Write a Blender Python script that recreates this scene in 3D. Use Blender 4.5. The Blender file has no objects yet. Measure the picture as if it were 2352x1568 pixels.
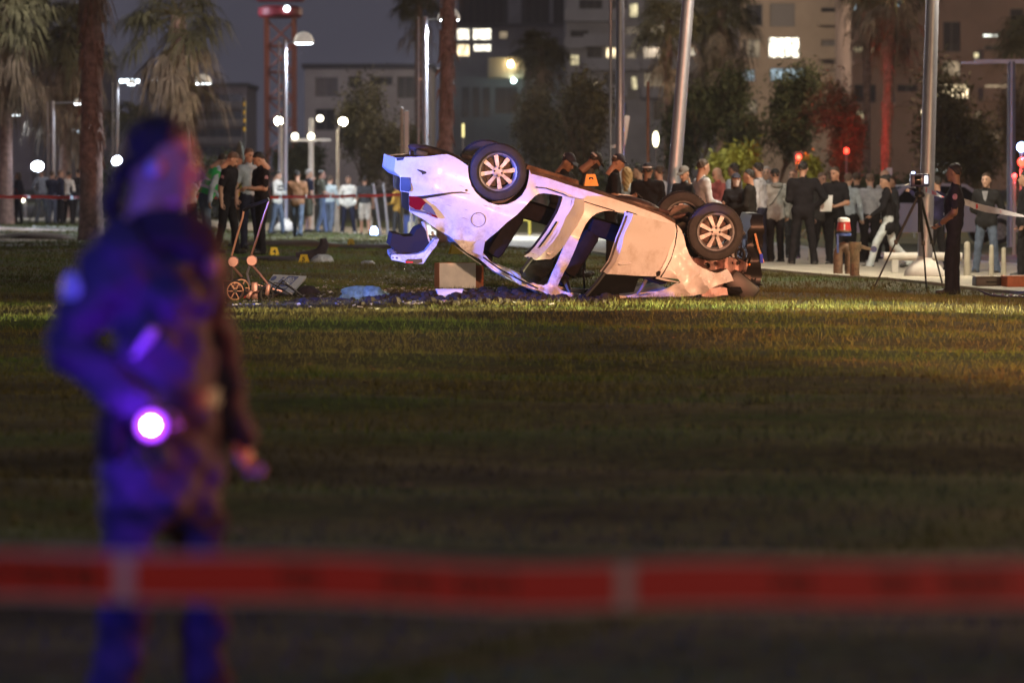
import bpy, bmesh, math, random
import numpy as np
from mathutils import Vector, Matrix
from mathutils.geometry import delaunay_2d_cdt
R = math.radians
random.seed(7); rng = np.random.default_rng(7)
scene = bpy.context.scene
C = scene.collection
# ------------------------------------------------------------------ camera
F = 8820.0                      # focal length in pixels of a 2352 px wide frame (135 mm lens)
CAM = Vector((0, 0, 1.4)); TH = math.atan(359 / F)
cam_d = bpy.data.cameras.new('camera'); cam = bpy.data.objects.new('camera', cam_d); C.objects.link(cam)
cam.location = CAM; cam.rotation_euler = (math.pi / 2 - TH, 0, 0)
cam_d.lens = 135; cam_d.sensor_width = 36; cam_d.clip_end = 3000; cam_d.clip_start = .1
cam_d.dof.use_dof = True; cam_d.dof.focus_distance = 42.5; cam_d.dof.aperture_fstop = 2.45; cam_d.dof.aperture_blades = 9
scene.camera = cam
# ------------------------------------------------------------------ night sky
W = bpy.data.worlds.new('World'); scene.world = W; W.use_nodes = True
nt = W.node_tree; nt.nodes.clear()
out = nt.nodes.new('ShaderNodeOutputWorld'); bg = nt.nodes.new('ShaderNodeBackground'); bg2 = nt.nodes.new('ShaderNodeBackground')
sky = nt.nodes.new('ShaderNodeTexSky'); sky.sky_type = 'NISHITA'; sky.sun_disc = False
sky.sun_elevation = R(-8); sky.sun_rotation = R(200)
add = nt.nodes.new('ShaderNodeAddShader')
bg.inputs['Strength'].default_value = 0.05
bg2.inputs['Color'].default_value = (.58, .56, .76, 1); bg2.inputs['Strength'].default_value = 0.08   # city glow on the night sky
nt.links.new(sky.outputs[0], bg.inputs['Color']); nt.links.new(bg.outputs[0], add.inputs[0]); nt.links.new(bg2.outputs[0], add.inputs[1])
nt.links.new(add.outputs[0], out.inputs['Surface'])
vs = scene.view_settings
vs.view_transform = 'Standard'; vs.look = 'None'; vs.exposure = .28; vs.gamma = 1; vs.use_curve_mapping = False
scene.render.engine = 'CYCLES'
cy = scene.cycles
cy.use_denoising = True
try: cy.denoiser = 'OPENIMAGEDENOISE'
except Exception: pass
cy.max_bounces = 5; cy.diffuse_bounces = 2; cy.glossy_bounces = 3; cy.transmission_bounces = 4; cy.transparent_max_bounces = 8
cy.volume_bounces = 0; cy.sample_clamp_indirect = 4; cy.use_light_tree = True; cy.caustics_reflective = False; cy.caustics_refractive = False

def P(px, py, s):
    """point seen at pixel (px,py) of the 2352 frame at scale s px/m"""
    d = F / s
    f = Vector((0, math.cos(TH), -math.sin(TH))); u = Vector((0, math.sin(TH), math.cos(TH)))
    return CAM + d * (f + (px - 1176) / F * Vector((1, 0, 0)) + (784 - py) / F * u)
_cp = []
for px, py, s in [(1290,686,210),(1690,684,210),(1000,688,208),(600,690,205),(540,582,132),(470,582,132),(2195,674,170),(2000,655,160),(1845,617,134),(1990,607,122),
                  (2290,633,136),(1600,610,134),(800,541,76),(690,545,84),(900,545,76),(100,515,71),(20,515,71),(698,603,142),(880,600,140),(655,532,80),(1200,560,95)]:
    p = P(px, py, s); _cp.append(tuple(p))
_cp += [(0,30,0),(-5,30,0),(5,30,0),(0,20,0),(0,10,0),(9,38,0),(-9,40,.12),(-6,55,.15),(0,55,.1),(4,50,.02),(0,240,0),(-60,200,0),(60,200,0),(25,90,-.05),(40,60,0),(-40,60,0),(-40,20,0),(40,20,0),(0,-20,0)]
_cp = np.array(_cp)
def gz(x, y):
    x = np.asarray(x, float); y = np.asarray(y, float); sh = x.shape
    x = x.ravel(); y = y.ravel()
    d2 = (x[:,None]-_cp[:,0])**2 + ((y[:,None]-_cp[:,1])*.5)**2
    w = 1/(d2+.6)**2
    z = (w*_cp[:,2]).sum(1)/w.sum(1)
    z = z + .012*np.sin(x*1.9+.7*y)*np.sin(y*.83) + .02*np.sin(y*.55+x*.12+1)
    z = z + np.clip((46-y)/8, 0, 1)*(.034*np.sin(y*2.3+.5*np.sin(x*.6)+.35*x)*np.sin(x*.5+.4*y+2)+.020*np.sin(y*4.1+.9*np.sin(x*.9))*np.sin(x*.8-.3*y))
    return z.reshape(sh) if sh else float(z[0])
def G(px, s, dz=0):
    """point on the ground under pixel column px at scale s"""
    p = P(px, 425, s); return Vector((p.x, p.y, gz(p.x, p.y)+dz))
# ------------------------------------------------------------------ lamps that light the place from outside the frame
def lamp(name, kind, loc, col, power, size=.1, aim=None, cone=None, blend=.5):
    l = bpy.data.lights.new(name, kind); l.color = col; l.energy = power; l.shadow_soft_size = size
    if kind == 'SPOT':
        l.spot_size = R(cone); l.spot_blend = blend
    o = bpy.data.objects.new(name, l); C.objects.link(o); o.location = loc
    if aim is not None:
        o.rotation_euler = (Vector(aim)-Vector(loc)).to_track_quat('-Z', 'Y').to_euler()
    return o
# emergency vehicles parked round the lawn: red to the right of the photographer, blue to the left; unseen fill lamps are added among them
lamp('red_beacon_light', 'SPOT', (6.5, 10, 2.4), (1, .37, .19), 40000, .25, (2.7, 43, .9), 16, 1.0)
lamp('box_fill_light', 'SPOT', (.4, -4, 4.3), (1, .68, .48), 36000, .15, (-1.75, 46, .10), 6.2, 1.0)  # added unseen spot that brightens the box and stroller, no vehicle behind it
lamp('car_front_fill_light', 'POINT', (9.5, 34, 2.3), (1, .46, .27), 900, .25)  # unseen lamp added to lift the front of the car
lamp('blue_beacon_light', 'SPOT', (-7.8, 38.0, 1.3), (.07, .15, 1), 7500, .22, (.9, 43.2, 1.5), 30, .7)
lamp('foreground_fill_light', 'POINT', (4.5, -8, 2.4), (1, .52, .34), 1100, .2)  # added lamp behind the camera to brighten tape, woman and grass
lamp('lawn_fill_light', 'POINT', (17, 25, 3.0), (1, .68, .32), 6000, .3)  # unseen lamp added for grazing light over the foreground lawn
lamp('lawn_fill_light', 'POINT', (-17, 24, 3.0), (1, .70, .38), 2500, .3)  # weaker unseen lamp added for the left side of the lawn
lamp('blue_beacon_near_light', 'SPOT', (-4.2, 2.2, 1.8), (.04, .05, 1), 2000, .15, (-.9, 9.5, 1.0), 28)
lamp('red_beacon_near_light', 'SPOT', (4.5, 11.2, 1.6), (1, .08, .05), 600, .15, (-.88, 9.5, 1.3), 36)
lamp('headlight_beam', 'SPOT', (14, 40.3, .95), (1, .84, .42), 70000, .08, (-3, 38.9, .0), 20, 1.0)
# a sun lamp far below daylight: the faint moonlit skyglow from above
sun = lamp('sun', 'SUN', (0, 0, 50), (.8, .85, 1), .012, R(10), (5, 20, 0)); sun.data.angle = R(10)

# ------------------------------------------------------------------ materials
_M = {}
def mat(name, col, rough=.6, metal=0, emit=None, es=0, var=0, vs=6, bump=0, bs=40, coat=0, alpha=1, trans=0, sheen=0, spec=None, tint2=None):
    if name in _M: return _M[name]
    m = bpy.data.materials.new(name); m.use_nodes = True; n = m.node_tree.nodes; L = m.node_tree.links
    b = n['Principled BSDF']; b.inputs['Base Color'].default_value = (*col, 1); b.inputs['Roughness'].default_value = rough; b.inputs['Metallic'].default_value = metal
    if coat: b.inputs['Coat Weight'].default_value = coat; b.inputs['Coat Roughness'].default_value = .08
    if trans: b.inputs['Transmission Weight'].default_value = trans; b.inputs['IOR'].default_value = 1.3
    if alpha < 1: b.inputs['Alpha'].default_value = alpha
    if spec is not None: b.inputs['Specular IOR Level'].default_value = spec
    if sheen: b.inputs['Sheen Weight'].default_value = sheen
    if emit: b.inputs['Emission Color'].default_value = (*emit, 1); b.inputs['Emission Strength'].default_value = es
    if var or bump or tint2:
        tc = n.new('ShaderNodeTexCoord')
    if var or tint2:
        nz = n.new('ShaderNodeTexNoise'); nz.inputs['Scale'].default_value = vs; nz.inputs['Detail'].default_value = 5; nz.inputs['Roughness'].default_value = .65
        L.new(tc.outputs['Object'], nz.inputs['Vector'])
        rp = n.new('ShaderNodeValToRGB'); c1 = tint2 or tuple(max(0, c*(1-var)) for c in col); c2 = tuple(min(1, c*(1+var)) for c in col) if not tint2 else col
        rp.color_ramp.elements[0].color = (*c1, 1); rp.color_ramp.elements[1].color = (*c2, 1)
        rp.color_ramp.elements[0].position = .36; rp.color_ramp.elements[1].position = .64
        L.new(nz.outputs['Fac'], rp.inputs['Fac']); L.new(rp.outputs['Color'], b.inputs['Base Color'])
    if bump:
        nb = n.new('ShaderNodeTexNoise'); nb.inputs['Scale'].default_value = bs; nb.inputs['Detail'].default_value = 4
        L.new(tc.outputs['Object'], nb.inputs['Vector'])
        bp = n.new('ShaderNodeBump'); bp.inputs['Strength'].default_value = bump; bp.inputs['Distance'].default_value = .02
        L.new(nb.outputs['Fac'], bp.inputs['Height']); L.new(bp.outputs['Normal'], b.inputs['Normal'])
    _M[name] = m; return m
def glow(name, col, es): return mat(name, (.02,.02,.02), .5, emit=col, es=es)

# ------------------------------------------------------------------ mesh helpers
class MB:
    def __init__(s): s.v = []; s.f = []; s.m = []
    def add(s, vs, fs, mi=0):
        o = len(s.v); s.v += [tuple(x) for x in vs]; s.f += [tuple(i+o for i in f) for f in fs]; s.m += [mi]*len(fs); return s
    def box(s, c, d, rot=None, mi=0, bev=0):
        x, y, z = d[0]/2, d[1]/2, d[2]/2; c = Vector(c); M3 = rot if rot is not None else Matrix.Identity(3)
        if bev:
            b = min(bev, x*.9, y*.9, z*.9); vs = []
            bm = bmesh.new(); bmesh.ops.create_cube(bm, size=1)
            for v in bm.verts: v.co = Vector((v.co.x*2*x, v.co.y*2*y, v.co.z*2*z))
            bmesh.ops.bevel(bm, geom=bm.edges[:]+bm.verts[:], offset=b, segments=2, affect='EDGES', profile=.6)
            bm.verts.index_update()
            s.add([M3 @ v.co + c for v in bm.verts], [[v.index for v in f.verts] for f in bm.faces], mi); bm.free(); return s
        vs = [M3 @ Vector((a*x, b*y, e*z)) + c for a in (-1,1) for b in (-1,1) for e in (-1,1)]
        return s.add(vs, [(0,1,3,2),(4,6,7,5),(0,4,5,1),(2,3,7,6),(0,2,6,4),(1,5,7,3)], mi)
    def tube(s, pts, r, n=8, mi=0, cap=True, flat=1):
        pts = [Vector(p) for p in pts]; k = len(pts)
        rr = r if hasattr(r, '__len__') else [r]*k
        vs = []; up = None
        for i in range(k):
            t = (pts[min(i+1,k-1)]-pts[max(i-1,0)]).normalized()
            if up is None:
                up = Vector((0,0,1)) if abs(t.z) < .9 else Vector((1,0,0))
            a = t.cross(up); 
            if a.length < 1e-5: a = t.orthogonal()
            a.normalize(); b = a.cross(t).normalized(); up = b
            for j in range(n):
                q = 2*math.pi*j/n; vs.append(pts[i]+rr[i]*(math.cos(q)*a+flat*math.sin(q)*b))
        fs = [(i*n+j, i*n+(j+1)%n, (i+1)*n+(j+1)%n, (i+1)*n+j) for i in range(k-1) for j in range(n)]
        if cap: fs += [tuple(range(n-1,-1,-1)), tuple(range((k-1)*n, k*n))]
        return s.add(vs, fs, mi)
    def lathe(s, prof, n=16, M=None, mi=0, cap=True):
        M = M or Matrix.Identity(4); k = len(prof)
        vs = [M @ Vector((r*math.cos(2*math.pi*j/n), r*math.sin(2*math.pi*j/n), z)) for r, z in prof for j in range(n)]
        fs = [(i*n+j, i*n+(j+1)%n, (i+1)*n+(j+1)%n, (i+1)*n+j) for i in range(k-1) for j in range(n)]
        if cap and prof[0][0] > 1e-4: fs.append(tuple(range(n-1,-1,-1)))
        if cap and prof[-1][0] > 1e-4: fs.append(tuple(range((k-1)*n, k*n)))
        return s.add(vs, fs, mi)
    def ell(s, c, r, n=12, k=8, mi=0, M=None):
        c = Vector(c); M3 = M or Matrix.Identity(3)
        vs = []; 
        for i in range(k+1):
            p = math.pi*i/k
            for j in range(n):
                q = 2*math.pi*j/n
                vs.append(M3 @ Vector((r[0]*math.sin(p)*math.cos(q), r[1]*math.sin(p)*math.sin(q), r[2]*math.cos(p))) + c)
        fs = [(i*n+j, (i+1)*n+j, (i+1)*n+(j+1)%n, i*n+(j+1)%n) for i in range(k) for j in range(n)]
        return s.add(vs, fs, mi)
    def build(s, name, mats, parent=None, smooth=True, ang=40, weld=False):
        me = bpy.data.meshes.new(name); me.from_pydata(s.v, [], s.f); 
        for m in (mats if isinstance(mats, (list, tuple)) else [mats]): me.materials.append(m)
        if len(me.polygons) == len(s.m): me.polygons.foreach_set('material_index', s.m)
        return link(name, me, parent, smooth, ang, weld)
def link(name, me, parent=None, smooth=True, ang=40, weld=False):
    if weld:
        bm = bmesh.new(); bm.from_mesh(me); bmesh.ops.remove_doubles(bm, verts=bm.verts, dist=1e-5); bmesh.ops.recalc_face_normals(bm, faces=bm.faces); bm.to_mesh(me); bm.free()
    me.validate()
    if smooth:
        me.polygons.foreach_set('use_smooth', [True]*len(me.polygons))
        if ang < 180: me.set_sharp_from_angle(angle=R(ang))
    o = bpy.data.objects.new(name, me); C.objects.link(o)
    if parent is not None: o.parent = parent
    return o
def tag(o, label, cat=None, group=None, kind=None):
    if label: o['label'] = label
    if cat: o['category'] = cat
    if group: o['group'] = group
    if kind: o['kind'] = kind
    return o
def thing(name, label, cat, loc=(0,0,0), rz=0, group=None):
    o = bpy.data.objects.new(name, None); C.objects.link(o); o.location = loc; o.rotation_euler = (0,0,rz); o.empty_display_size = .1
    return tag(o, label, cat, group)
def copy_tree(o, parent=None):
    c = o.copy(); C.objects.link(c); c.parent = parent
    for ch in [x for x in o.children]: copy_tree(ch, c)
    return c
def inside(poly, x, y):
    r = False; j = len(poly)-1
    for i in range(len(poly)):
        xi, yi = poly[i]; xj, yj = poly[j]
        if (yi > y) != (yj > y) and x < (xj-xi)*(y-yi)/(yj-yi)+xi: r = not r
        j = i
    return r
def dens(poly, step, closed=True):
    o = []; n = len(poly)
    for i in range(n if closed else n-1):
        a = poly[i]; b = poly[(i+1) % n]; k = max(1, int(math.dist(a, b)/step))
        for t in range(k): o.append((a[0]+(b[0]-a[0])*t/k, a[1]+(b[1]-a[1])*t/k))
    if not closed: o.append(poly[-1])
    return o
def cdt(outer, holes, step, grid=True):
    loops = [dens(outer, step)] + [dens(h, step) for h in holes]
    vs = []; es = []
    for l in loops:
        o = len(vs); vs += [Vector(p) for p in l]; es += [(o+i, o+(i+1) % len(l)) for i in range(len(l))]
    bpts = np.array([tuple(v) for v in vs])
    if grid:
        xs = [p[0] for p in outer]; ys = [p[1] for p in outer]
        for gx in np.arange(min(xs), max(xs), step):
            for gy in np.arange(min(ys), max(ys), step):
                x = gx+random.uniform(-.1,.1)*step; y = gy+random.uniform(-.1,.1)*step
                if inside(outer, x, y) and not any(inside(h, x, y) for h in holes) and ((bpts-(x,y))**2).sum(1).min() > (step*.45)**2:
                    vs.append(Vector((x, y)))
    V, E, Fc, *_ = delaunay_2d_cdt(vs, es, [], 0, 1e-4)
    fs = []
    for f in Fc:
        cx = sum(V[i].x for i in f)/len(f); cyy = sum(V[i].y for i in f)/len(f)
        if inside(outer, cx, cyy) and not any(inside(h, cx, cyy) for h in holes): fs.append(tuple(f))
    return V, fs
def panel(name, outer, holes, fmap, step, tvec, mats, parent=None, grid=True, post=None, ang=45):
    """sheet cut along an outline, with openings and a real thickness"""
    V, fs = cdt(outer, holes, step, grid)
    fr = [Vector(fmap(v.x, v.y)) for v in V]
    if post: fr = [Vector(post(p)) for p in fr]
    tv = tvec if callable(tvec) else (lambda p: Vector(tvec))
    bk = [p+tv(p) for p in fr]; n = len(fr)
    cnt = {}
    for f in fs:
        for i in range(len(f)):
            e = (f[i], f[(i+1) % len(f)]); cnt[e] = 1
    faces = list(fs)+[tuple(i+n for i in reversed(f)) for f in fs]
    for (a, b) in cnt:
        if (b, a) not in cnt: faces.append((b, a, a+n, b+n))
    mb = MB(); mb.add(fr+bk, faces)
    return mb.build(name, mats, parent, True, ang, True)
# ------------------------------------------------------------------ ground
def adopt(root, objs):
    T = Matrix.Translation(-Vector(root.location))
    for o in objs:
        if o.parent is None:
            if o.type == 'MESH': o.data.transform(T)
            else: o.location = Vector(o.location)-Vector(root.location)
            o.parent = root
        # deeper children share the same frame
        for ch in o.children:
            if ch.type == 'MESH' and not ch.get('_done'): ch.data.transform(T)
EDGE = [(14,20),(9,42),(6.5,53),(4.2,63),(-4.9,116),(-12,128),(-45,170)]
def beyond(x, y):
    """positive on the paved side of the lawn's edge"""
    x = np.asarray(x, float); y = np.asarray(y, float); best = np.full(x.shape, 1e9); sg = np.zeros(x.shape)
    for (ax, ay), (bx, by) in zip(EDGE[:-1], EDGE[1:]):
        dx, dy = bx-ax, by-ay; L2 = dx*dx+dy*dy
        t = np.clip(((x-ax)*dx+(y-ay)*dy)/L2, 0, 1); d = np.hypot(x-ax-t*dx, y-ay-t*dy)
        c = (dy*(x-ax)-dx*(y-ay))/math.sqrt(L2); m = d < best
        best = np.where(m, d, best); sg = np.where(m, np.sign(c), sg)
    return best*sg
lawn_m = bpy.data.materials.new('lawn'); lawn_m.use_nodes = True
def grass_nodes(m, dark):
    n = m.node_tree.nodes; L = m.node_tree.links; b = n['Principled BSDF']; b.inputs['Roughness'].default_value = .85; b.inputs['Specular IOR Level'].default_value = .2
    tc = n.new('ShaderNodeTexCoord'); a = n.new('ShaderNodeTexNoise'); a.inputs['Scale'].default_value = .42; a.inputs['Detail'].default_value = 6; a.inputs['Roughness'].default_value = .7
    mp = n.new('ShaderNodeMapping'); mp.inputs['Scale'].default_value = (.38, 1.05, 1); L.new(tc.outputs['Object'], mp.inputs['Vector']); L.new(mp.outputs['Vector'], a.inputs['Vector'])
    r = n.new('ShaderNodeValToRGB'); e = r.color_ramp.elements
    e[0].position = .36; e[0].color = (.046*dark, .043*dark, .019*dark, 1); e[1].position = .60; e[1].color = (.066*dark, .112*dark, .024*dark, 1)
    q = r.color_ramp.elements.new(.48); q.color = (.105*dark, .100*dark, .036*dark, 1)
    L.new(a.outputs['Fac'], r.inputs['Fac'])
    f = n.new('ShaderNodeTexNoise'); f.inputs['Scale'].default_value = 9; f.inputs['Detail'].default_value = 6; L.new(tc.outputs['Object'], f.inputs['Vector'])
    mx = n.new('ShaderNodeMix'); mx.data_type = 'RGBA'; mx.blend_type = 'MULTIPLY'; mx.inputs[0].default_value = .75
    r2 = n.new('ShaderNodeValToRGB'); r2.color_ramp.elements[0].position = .3; r2.color_ramp.elements[0].color = (.35,.35,.35,1); r2.color_ramp.elements[1].position = .7; r2.color_ramp.elements[1].color = (1.35,1.35,1.35,1)
    L.new(f.outputs['Fac'], r2.inputs['Fac']); L.new(r.outputs['Color'], mx.inputs[6]); L.new(r2.outputs['Color'], mx.inputs[7]); L.new(mx.outputs[2], b.inputs['Base Color'])
grass_nodes(lawn_m, .75)
def grid_obj(name, us, ys, xf, zf, m, thick=0):
    U, Y = np.meshgrid(us, ys, indexing='ij'); X = xf(U, Y); Z = zf(X, Y)
    nx, ny = U.shape; v = np.stack([X, Y, Z], -1).reshape(-1, 3)
    i = np.arange(nx*ny).reshape(nx, ny); f = np.stack([i[:-1,:-1], i[1:,:-1], i[1:,1:], i[:-1,1:]], -1).reshape(-1, 4)
    me = bpy.data.meshes.new(name); me.from_pydata(v.tolist(), [], f.tolist()); me.materials.append(m)
    return link(name, me, None, True, 180)
us = np.sign(np.linspace(-1,1,121))*np.abs(np.linspace(-1,1,121))**2.2
ys = np.concatenate([np.arange(-25, 8, 3), np.arange(8, 60, .4), np.arange(60, 140, 1.2), np.arange(140, 420, 20), [600, 900, 1500, 2400]])
lawn = grid_obj('lawn', us, ys, lambda u, y: u*(45+.75*np.maximum(y, 0)), lambda x, y: np.where(y < 200, gz(x, np.minimum(y, 240)), 0), lawn_m)
tag(lawn, 'short patchy lawn with dry brown and green grass', kind='structure')
# grass blades
def blades():
    Vs = []
    for y0, y1, den, h, w in [(9, 25, 260, .05, .008), (25, 36, 420, .045, .009), (36, 50, 560, .045, .009), (50, 75, 150, .05, .016), (75, 128, 36, .06, .035)]:
        A = .1334*2*1.45*(y1*y1-y0*y0)/2; n = int(A*den)
        y = np.sqrt(rng.uniform(y0*y0, y1*y1, n)); x = rng.uniform(-1, 1, n)*y*.1334*1.45
        k = beyond(x, y) < -.1; x, y = x[k], y[k]; n = len(x)
        pt = np.sin(x*1.3+.4*y)*np.sin(y*.9-.3*x)+.6*np.sin(x*3.1)*np.sin(y*2.3)
        hh = h*rng.uniform(.4, 1.25, n)*(1+.25*pt); z = gz(x, y)
        a = rng.uniform(0, 6.283, n); lx = rng.normal(0, .5, n)*hh; ly = rng.normal(0, .5, n)*hh; ww = w*rng.uniform(.5, 1.2, n)
        t = np.stack([np.stack([x-ww*np.cos(a)/2, y-ww*np.sin(a)/2, z-.004], -1), np.stack([x+ww*np.cos(a)/2, y+ww*np.sin(a)/2, z-.004], -1), np.stack([x+lx, y+ly, z+hh], -1)], 1)
        Vs.append(t.reshape(-1, 3))
    v = np.concatenate(Vs).astype(np.float32); n = len(v)//3
    me = bpy.data.meshes.new('grass_blades'); me.vertices.add(len(v)); me.vertices.foreach_set('co', v.ravel())
    me.loops.add(len(v)); me.loops.foreach_set('vertex_index', np.arange(len(v), dtype=np.int32))
    me.polygons.add(n); me.polygons.foreach_set('loop_start', np.arange(0, len(v), 3, dtype=np.int32)); me.update(calc_edges=True)
    gm = bpy.data.materials.new('grass'); gm.use_nodes = True; grass_nodes(gm, 1.25); me.materials.append(gm)
    o = bpy.data.objects.new('grass_blades', me); C.objects.link(o)
    tag(o, 'short green and straw coloured grass blades on the lawn', kind='stuff')
blades()
def tufts():
    mb = MB(); rd = random.Random(5)
    for i in range(620):
        y = rd.uniform(24,60); x = rd.uniform(-1,1)*y*.145
        if beyond(x, y) > -.2: continue
        z = gz(x, y); h = rd.uniform(.05,.13)
        for k in range(rd.randint(8,18)):
            a = rd.uniform(0,6.28); r = rd.uniform(0,.05); b = Vector((x+r*math.cos(a), y+r*math.sin(a), z-.005)); t = b+Vector((rd.gauss(0,.4)*h, rd.gauss(0,.4)*h, h*rd.uniform(.5,1))); w = Vector((math.sin(a), -math.cos(a), 0))*.005
            mb.add([b-w, b+w, t], [(0,1,2)])
    tag(mb.build('grass_tufts', bpy.data.materials['grass'], None, False), 'longer tufts of grass standing out of the lawn', kind='stuff')
    mb = MB()
    for i in range(900):
        y = rd.uniform(12,70); x = rd.uniform(-1,1)*y*.145
        if beyond(x, y) > -.2: continue
        p = Vector((x, y, gz(x, y)+rd.uniform(.02,.045))); r = rd.uniform(.012,.032); M_ = Matrix.Rotation(rd.uniform(0,6),3,'Z') @ Matrix.Rotation(rd.uniform(-.6,.6),3,'X')
        mb.add([p+M_ @ Vector(v) for v in ((-r,0,0),(0,r*.45,.004),(r,0,0),(0,-r*.45,.004))], [(0,1,2,3)])
    tag(mb.build('fallen_leaves', mat('dry_leaf', (.16,.10,.05), .8, var=.4, vs=30), None, False), 'dry fallen leaves strewn over the lawn', kind='stuff')
tufts()
def strip(name, off0, off1, dz, m, label, seg=60):
    pts = []; 
    E = dens(EDGE, 2.0, False); mb = MB()
    nrm = []
    for i in range(len(E)):
        a = E[max(0, i-2)]; b = E[min(len(E)-1, i+2)]; d = Vector((b[0]-a[0], b[1]-a[1])).normalized(); nrm.append(Vector((d.y, -d.x)))
    k = 7; vs = []
    for e, n in zip(E, nrm):
        for j in range(k):
            o = off0+(off1-off0)*j/(k-1); x = e[0]+n.x*o; y = e[1]+n.y*o; vs.append((x, y, gz(x, y)+dz))
        x = e[0]+n.x*off0; y = e[1]+n.y*off0; vs.append((x, y, gz(x, y)-.25))
    q = k+1; fs = []
    for i in range(len(E)-1):
        for j in range(k-1): fs.append((i*q+j, i*q+j+1, (i+1)*q+j+1, (i+1)*q+j))
        fs.append((i*q+k, i*q, (i+1)*q, (i+1)*q+k))
    mb.add(vs, fs); o = mb.build(name, m); tag(o, label, kind='structure'); return o
strip('pavement', 0, 6.2, .045, mat('paving', (.36,.32,.25), .8, var=.22, vs=1.2, bump=.3, bs=18), 'pale concrete pavement along the far edge of the lawn')
strip('kerb', 6.2, 6.45, .06, mat('kerb', (.40,.38,.34), .8, var=.1), 'pale concrete kerb between pavement and road')
strip('road', 6.45, 22, -.06, mat('asphalt', (.055,.053,.055), .75, var=.25, vs=2, bump=.3, bs=60), 'dark asphalt road behind the crowd')
# bare sandy patches in the lawn at the far left
sand = mat('sand', (.30,.23,.13), .9, var=.2, vs=3, bump=.5, bs=12)
for (px, s, rx, ry) in [(20, 78, 1.6, 2.2), (30, 92, 1.7, 1.6), (-70, 85, 1.5, 2.0)]:
    c = G(px, s); vs = []; n = 26
    vs = [(c.x, c.y, gz(c.x, c.y)+.03)]
    for k in (.5, 1):
        for j in range(n):
            q = 6.283*j/n; w = k*(1+.25*math.sin(3*q+px)+.12*math.sin(7*q)); x = c.x+rx*w*math.cos(q); y = c.y+ry*w*math.sin(q); vs.append((x, y, gz(x, y)+(.028 if k < 1 else .004)))
    fs = [(0, 1+j, 1+(j+1) % n) for j in range(n)]+[(1+j, 1+n+j, 1+n+(j+1) % n, 1+(j+1) % n) for j in range(n)]
    tag(MB().add(vs, fs).build('sand_patch', sand, None, True, 180), 'bare sandy patch worn into the lawn at far left', kind='structure')

# ------------------------------------------------------------------ buildings
def lit(name, col, es, sc=2.2):
    """a lit room behind a window: light, with curtains and furniture breaking it up"""
    if name in _M: return _M[name]
    m = bpy.data.materials.new(name); m.use_nodes = True; n = m.node_tree.nodes; L = m.node_tree.links; b = n['Principled BSDF']
    b.inputs['Base Color'].default_value = (.05,.05,.05,1); b.inputs['Roughness'].default_value = .3
    tc = n.new('ShaderNodeTexCoord'); mp = n.new('ShaderNodeMapping'); mp.inputs['Scale'].default_value = (sc, 1, sc*.45)
    v = n.new('ShaderNodeTexNoise'); v.inputs['Scale'].default_value = 1; v.inputs['Detail'].default_value = 3
    r = n.new('ShaderNodeValToRGB'); r.color_ramp.elements[0].position = .38; r.color_ramp.elements[0].color = tuple(c*.22 for c in col)+(1,); r.color_ramp.elements[1].position = .6; r.color_ramp.elements[1].color = (*col, 1)
    L.new(tc.outputs['Object'], mp.inputs['Vector']); L.new(mp.outputs['Vector'], v.inputs['Vector']); L.new(v.outputs['Fac'], r.inputs['Fac']); L.new(r.outputs['Color'], b.inputs['Emission Color'])
    b.inputs['Emission Strength'].default_value = es; _M[name] = m; return m
PANE = {'dark': mat('dark_glass', (.012,.013,.018), .12), 'shut': mat('grey_shutter', (.16,.14,.13), .6), 'warm': lit('lit_warm', (1,.80,.48), 2.6), 'cool': lit('lit_cool', (.62,.85,1), .95),
        'yell': lit('lit_yellow', (1,.86,.50), .9), 'dim': lit('lit_dim', (1,.78,.5), .28), 'white': lit('lit_white', (1,.93,.75), 3.2, 3), 'shop': lit('lit_shop', (.95,1,.88), 3.0, 1.4)}
frame_m = mat('window_frame', (.10,.09,.085), .5)
def building(name, label, x0, x1, ytop, s, wins, wallm, depth=16, ybot=436, roofm=None, extra=None):
    bx = P((x0+x1)/2, 425, s); root = thing(name, label, 'building', (bx.x, bx.y, 0))
    fm = lambda x, y: P(x, y, s)
    holes = [[(w[0], w[1]), (w[2], w[1]), (w[2], w[3]), (w[0], w[3])] for w in wins]
    objs = [panel('wall', [(x0, ytop), (x1, ytop), (x1, ybot), (x0, ybot)], holes, fm, 1e9, (0, .35, 0), wallm, None, False)]
    a = P(x0, ytop, s); b = P(x1, ybot, s)
    objs.append(MB().box(((a.x+b.x)/2, a.y+.36+depth/2, (a.z+b.z)/2), (b.x-a.x-.02, depth, a.z-b.z-.02)).build('building_core', wallm))
    objs.append(MB().box(((a.x+b.x)/2, a.y+depth/2, a.z+.22), (b.x-a.x+.5, depth+.5, .42)).build('roof', roofm or mat('roof_edge', (.10,.10,.11), .8)))
    for w in wins:
        p = P(w[0], w[1], s); q = P(w[2], w[3], s); y = p.y+.2; t = .06
        nx = w[5] if len(w) > 5 else max(1, int((q.x-p.x)/1.1)); mb = MB(); cx = (p.x+q.x)/2; cz = (p.z+q.z)/2
        for xx in [p.x+t/2, q.x-t/2]: mb.box((xx, y, cz), (t, .08, p.z-q.z))
        for zz in [p.z-t/2, q.z+t/2]: mb.box((cx, y, zz), (q.x-p.x-2*t, .08, t))
        for i in range(1, nx): mb.box((p.x+(q.x-p.x)*i/nx, y, cz), (t, .07, p.z-q.z-2*t))
        wo = mb.build('window', frame_m); objs.append(wo)
        pane = MB().box((cx, y+.1, cz), (q.x-p.x, .03, p.z-q.z)).build('pane', PANE[w[4]]); pane.parent = wo
    if extra: objs += extra(s)
    adopt(root, objs); return root
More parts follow.
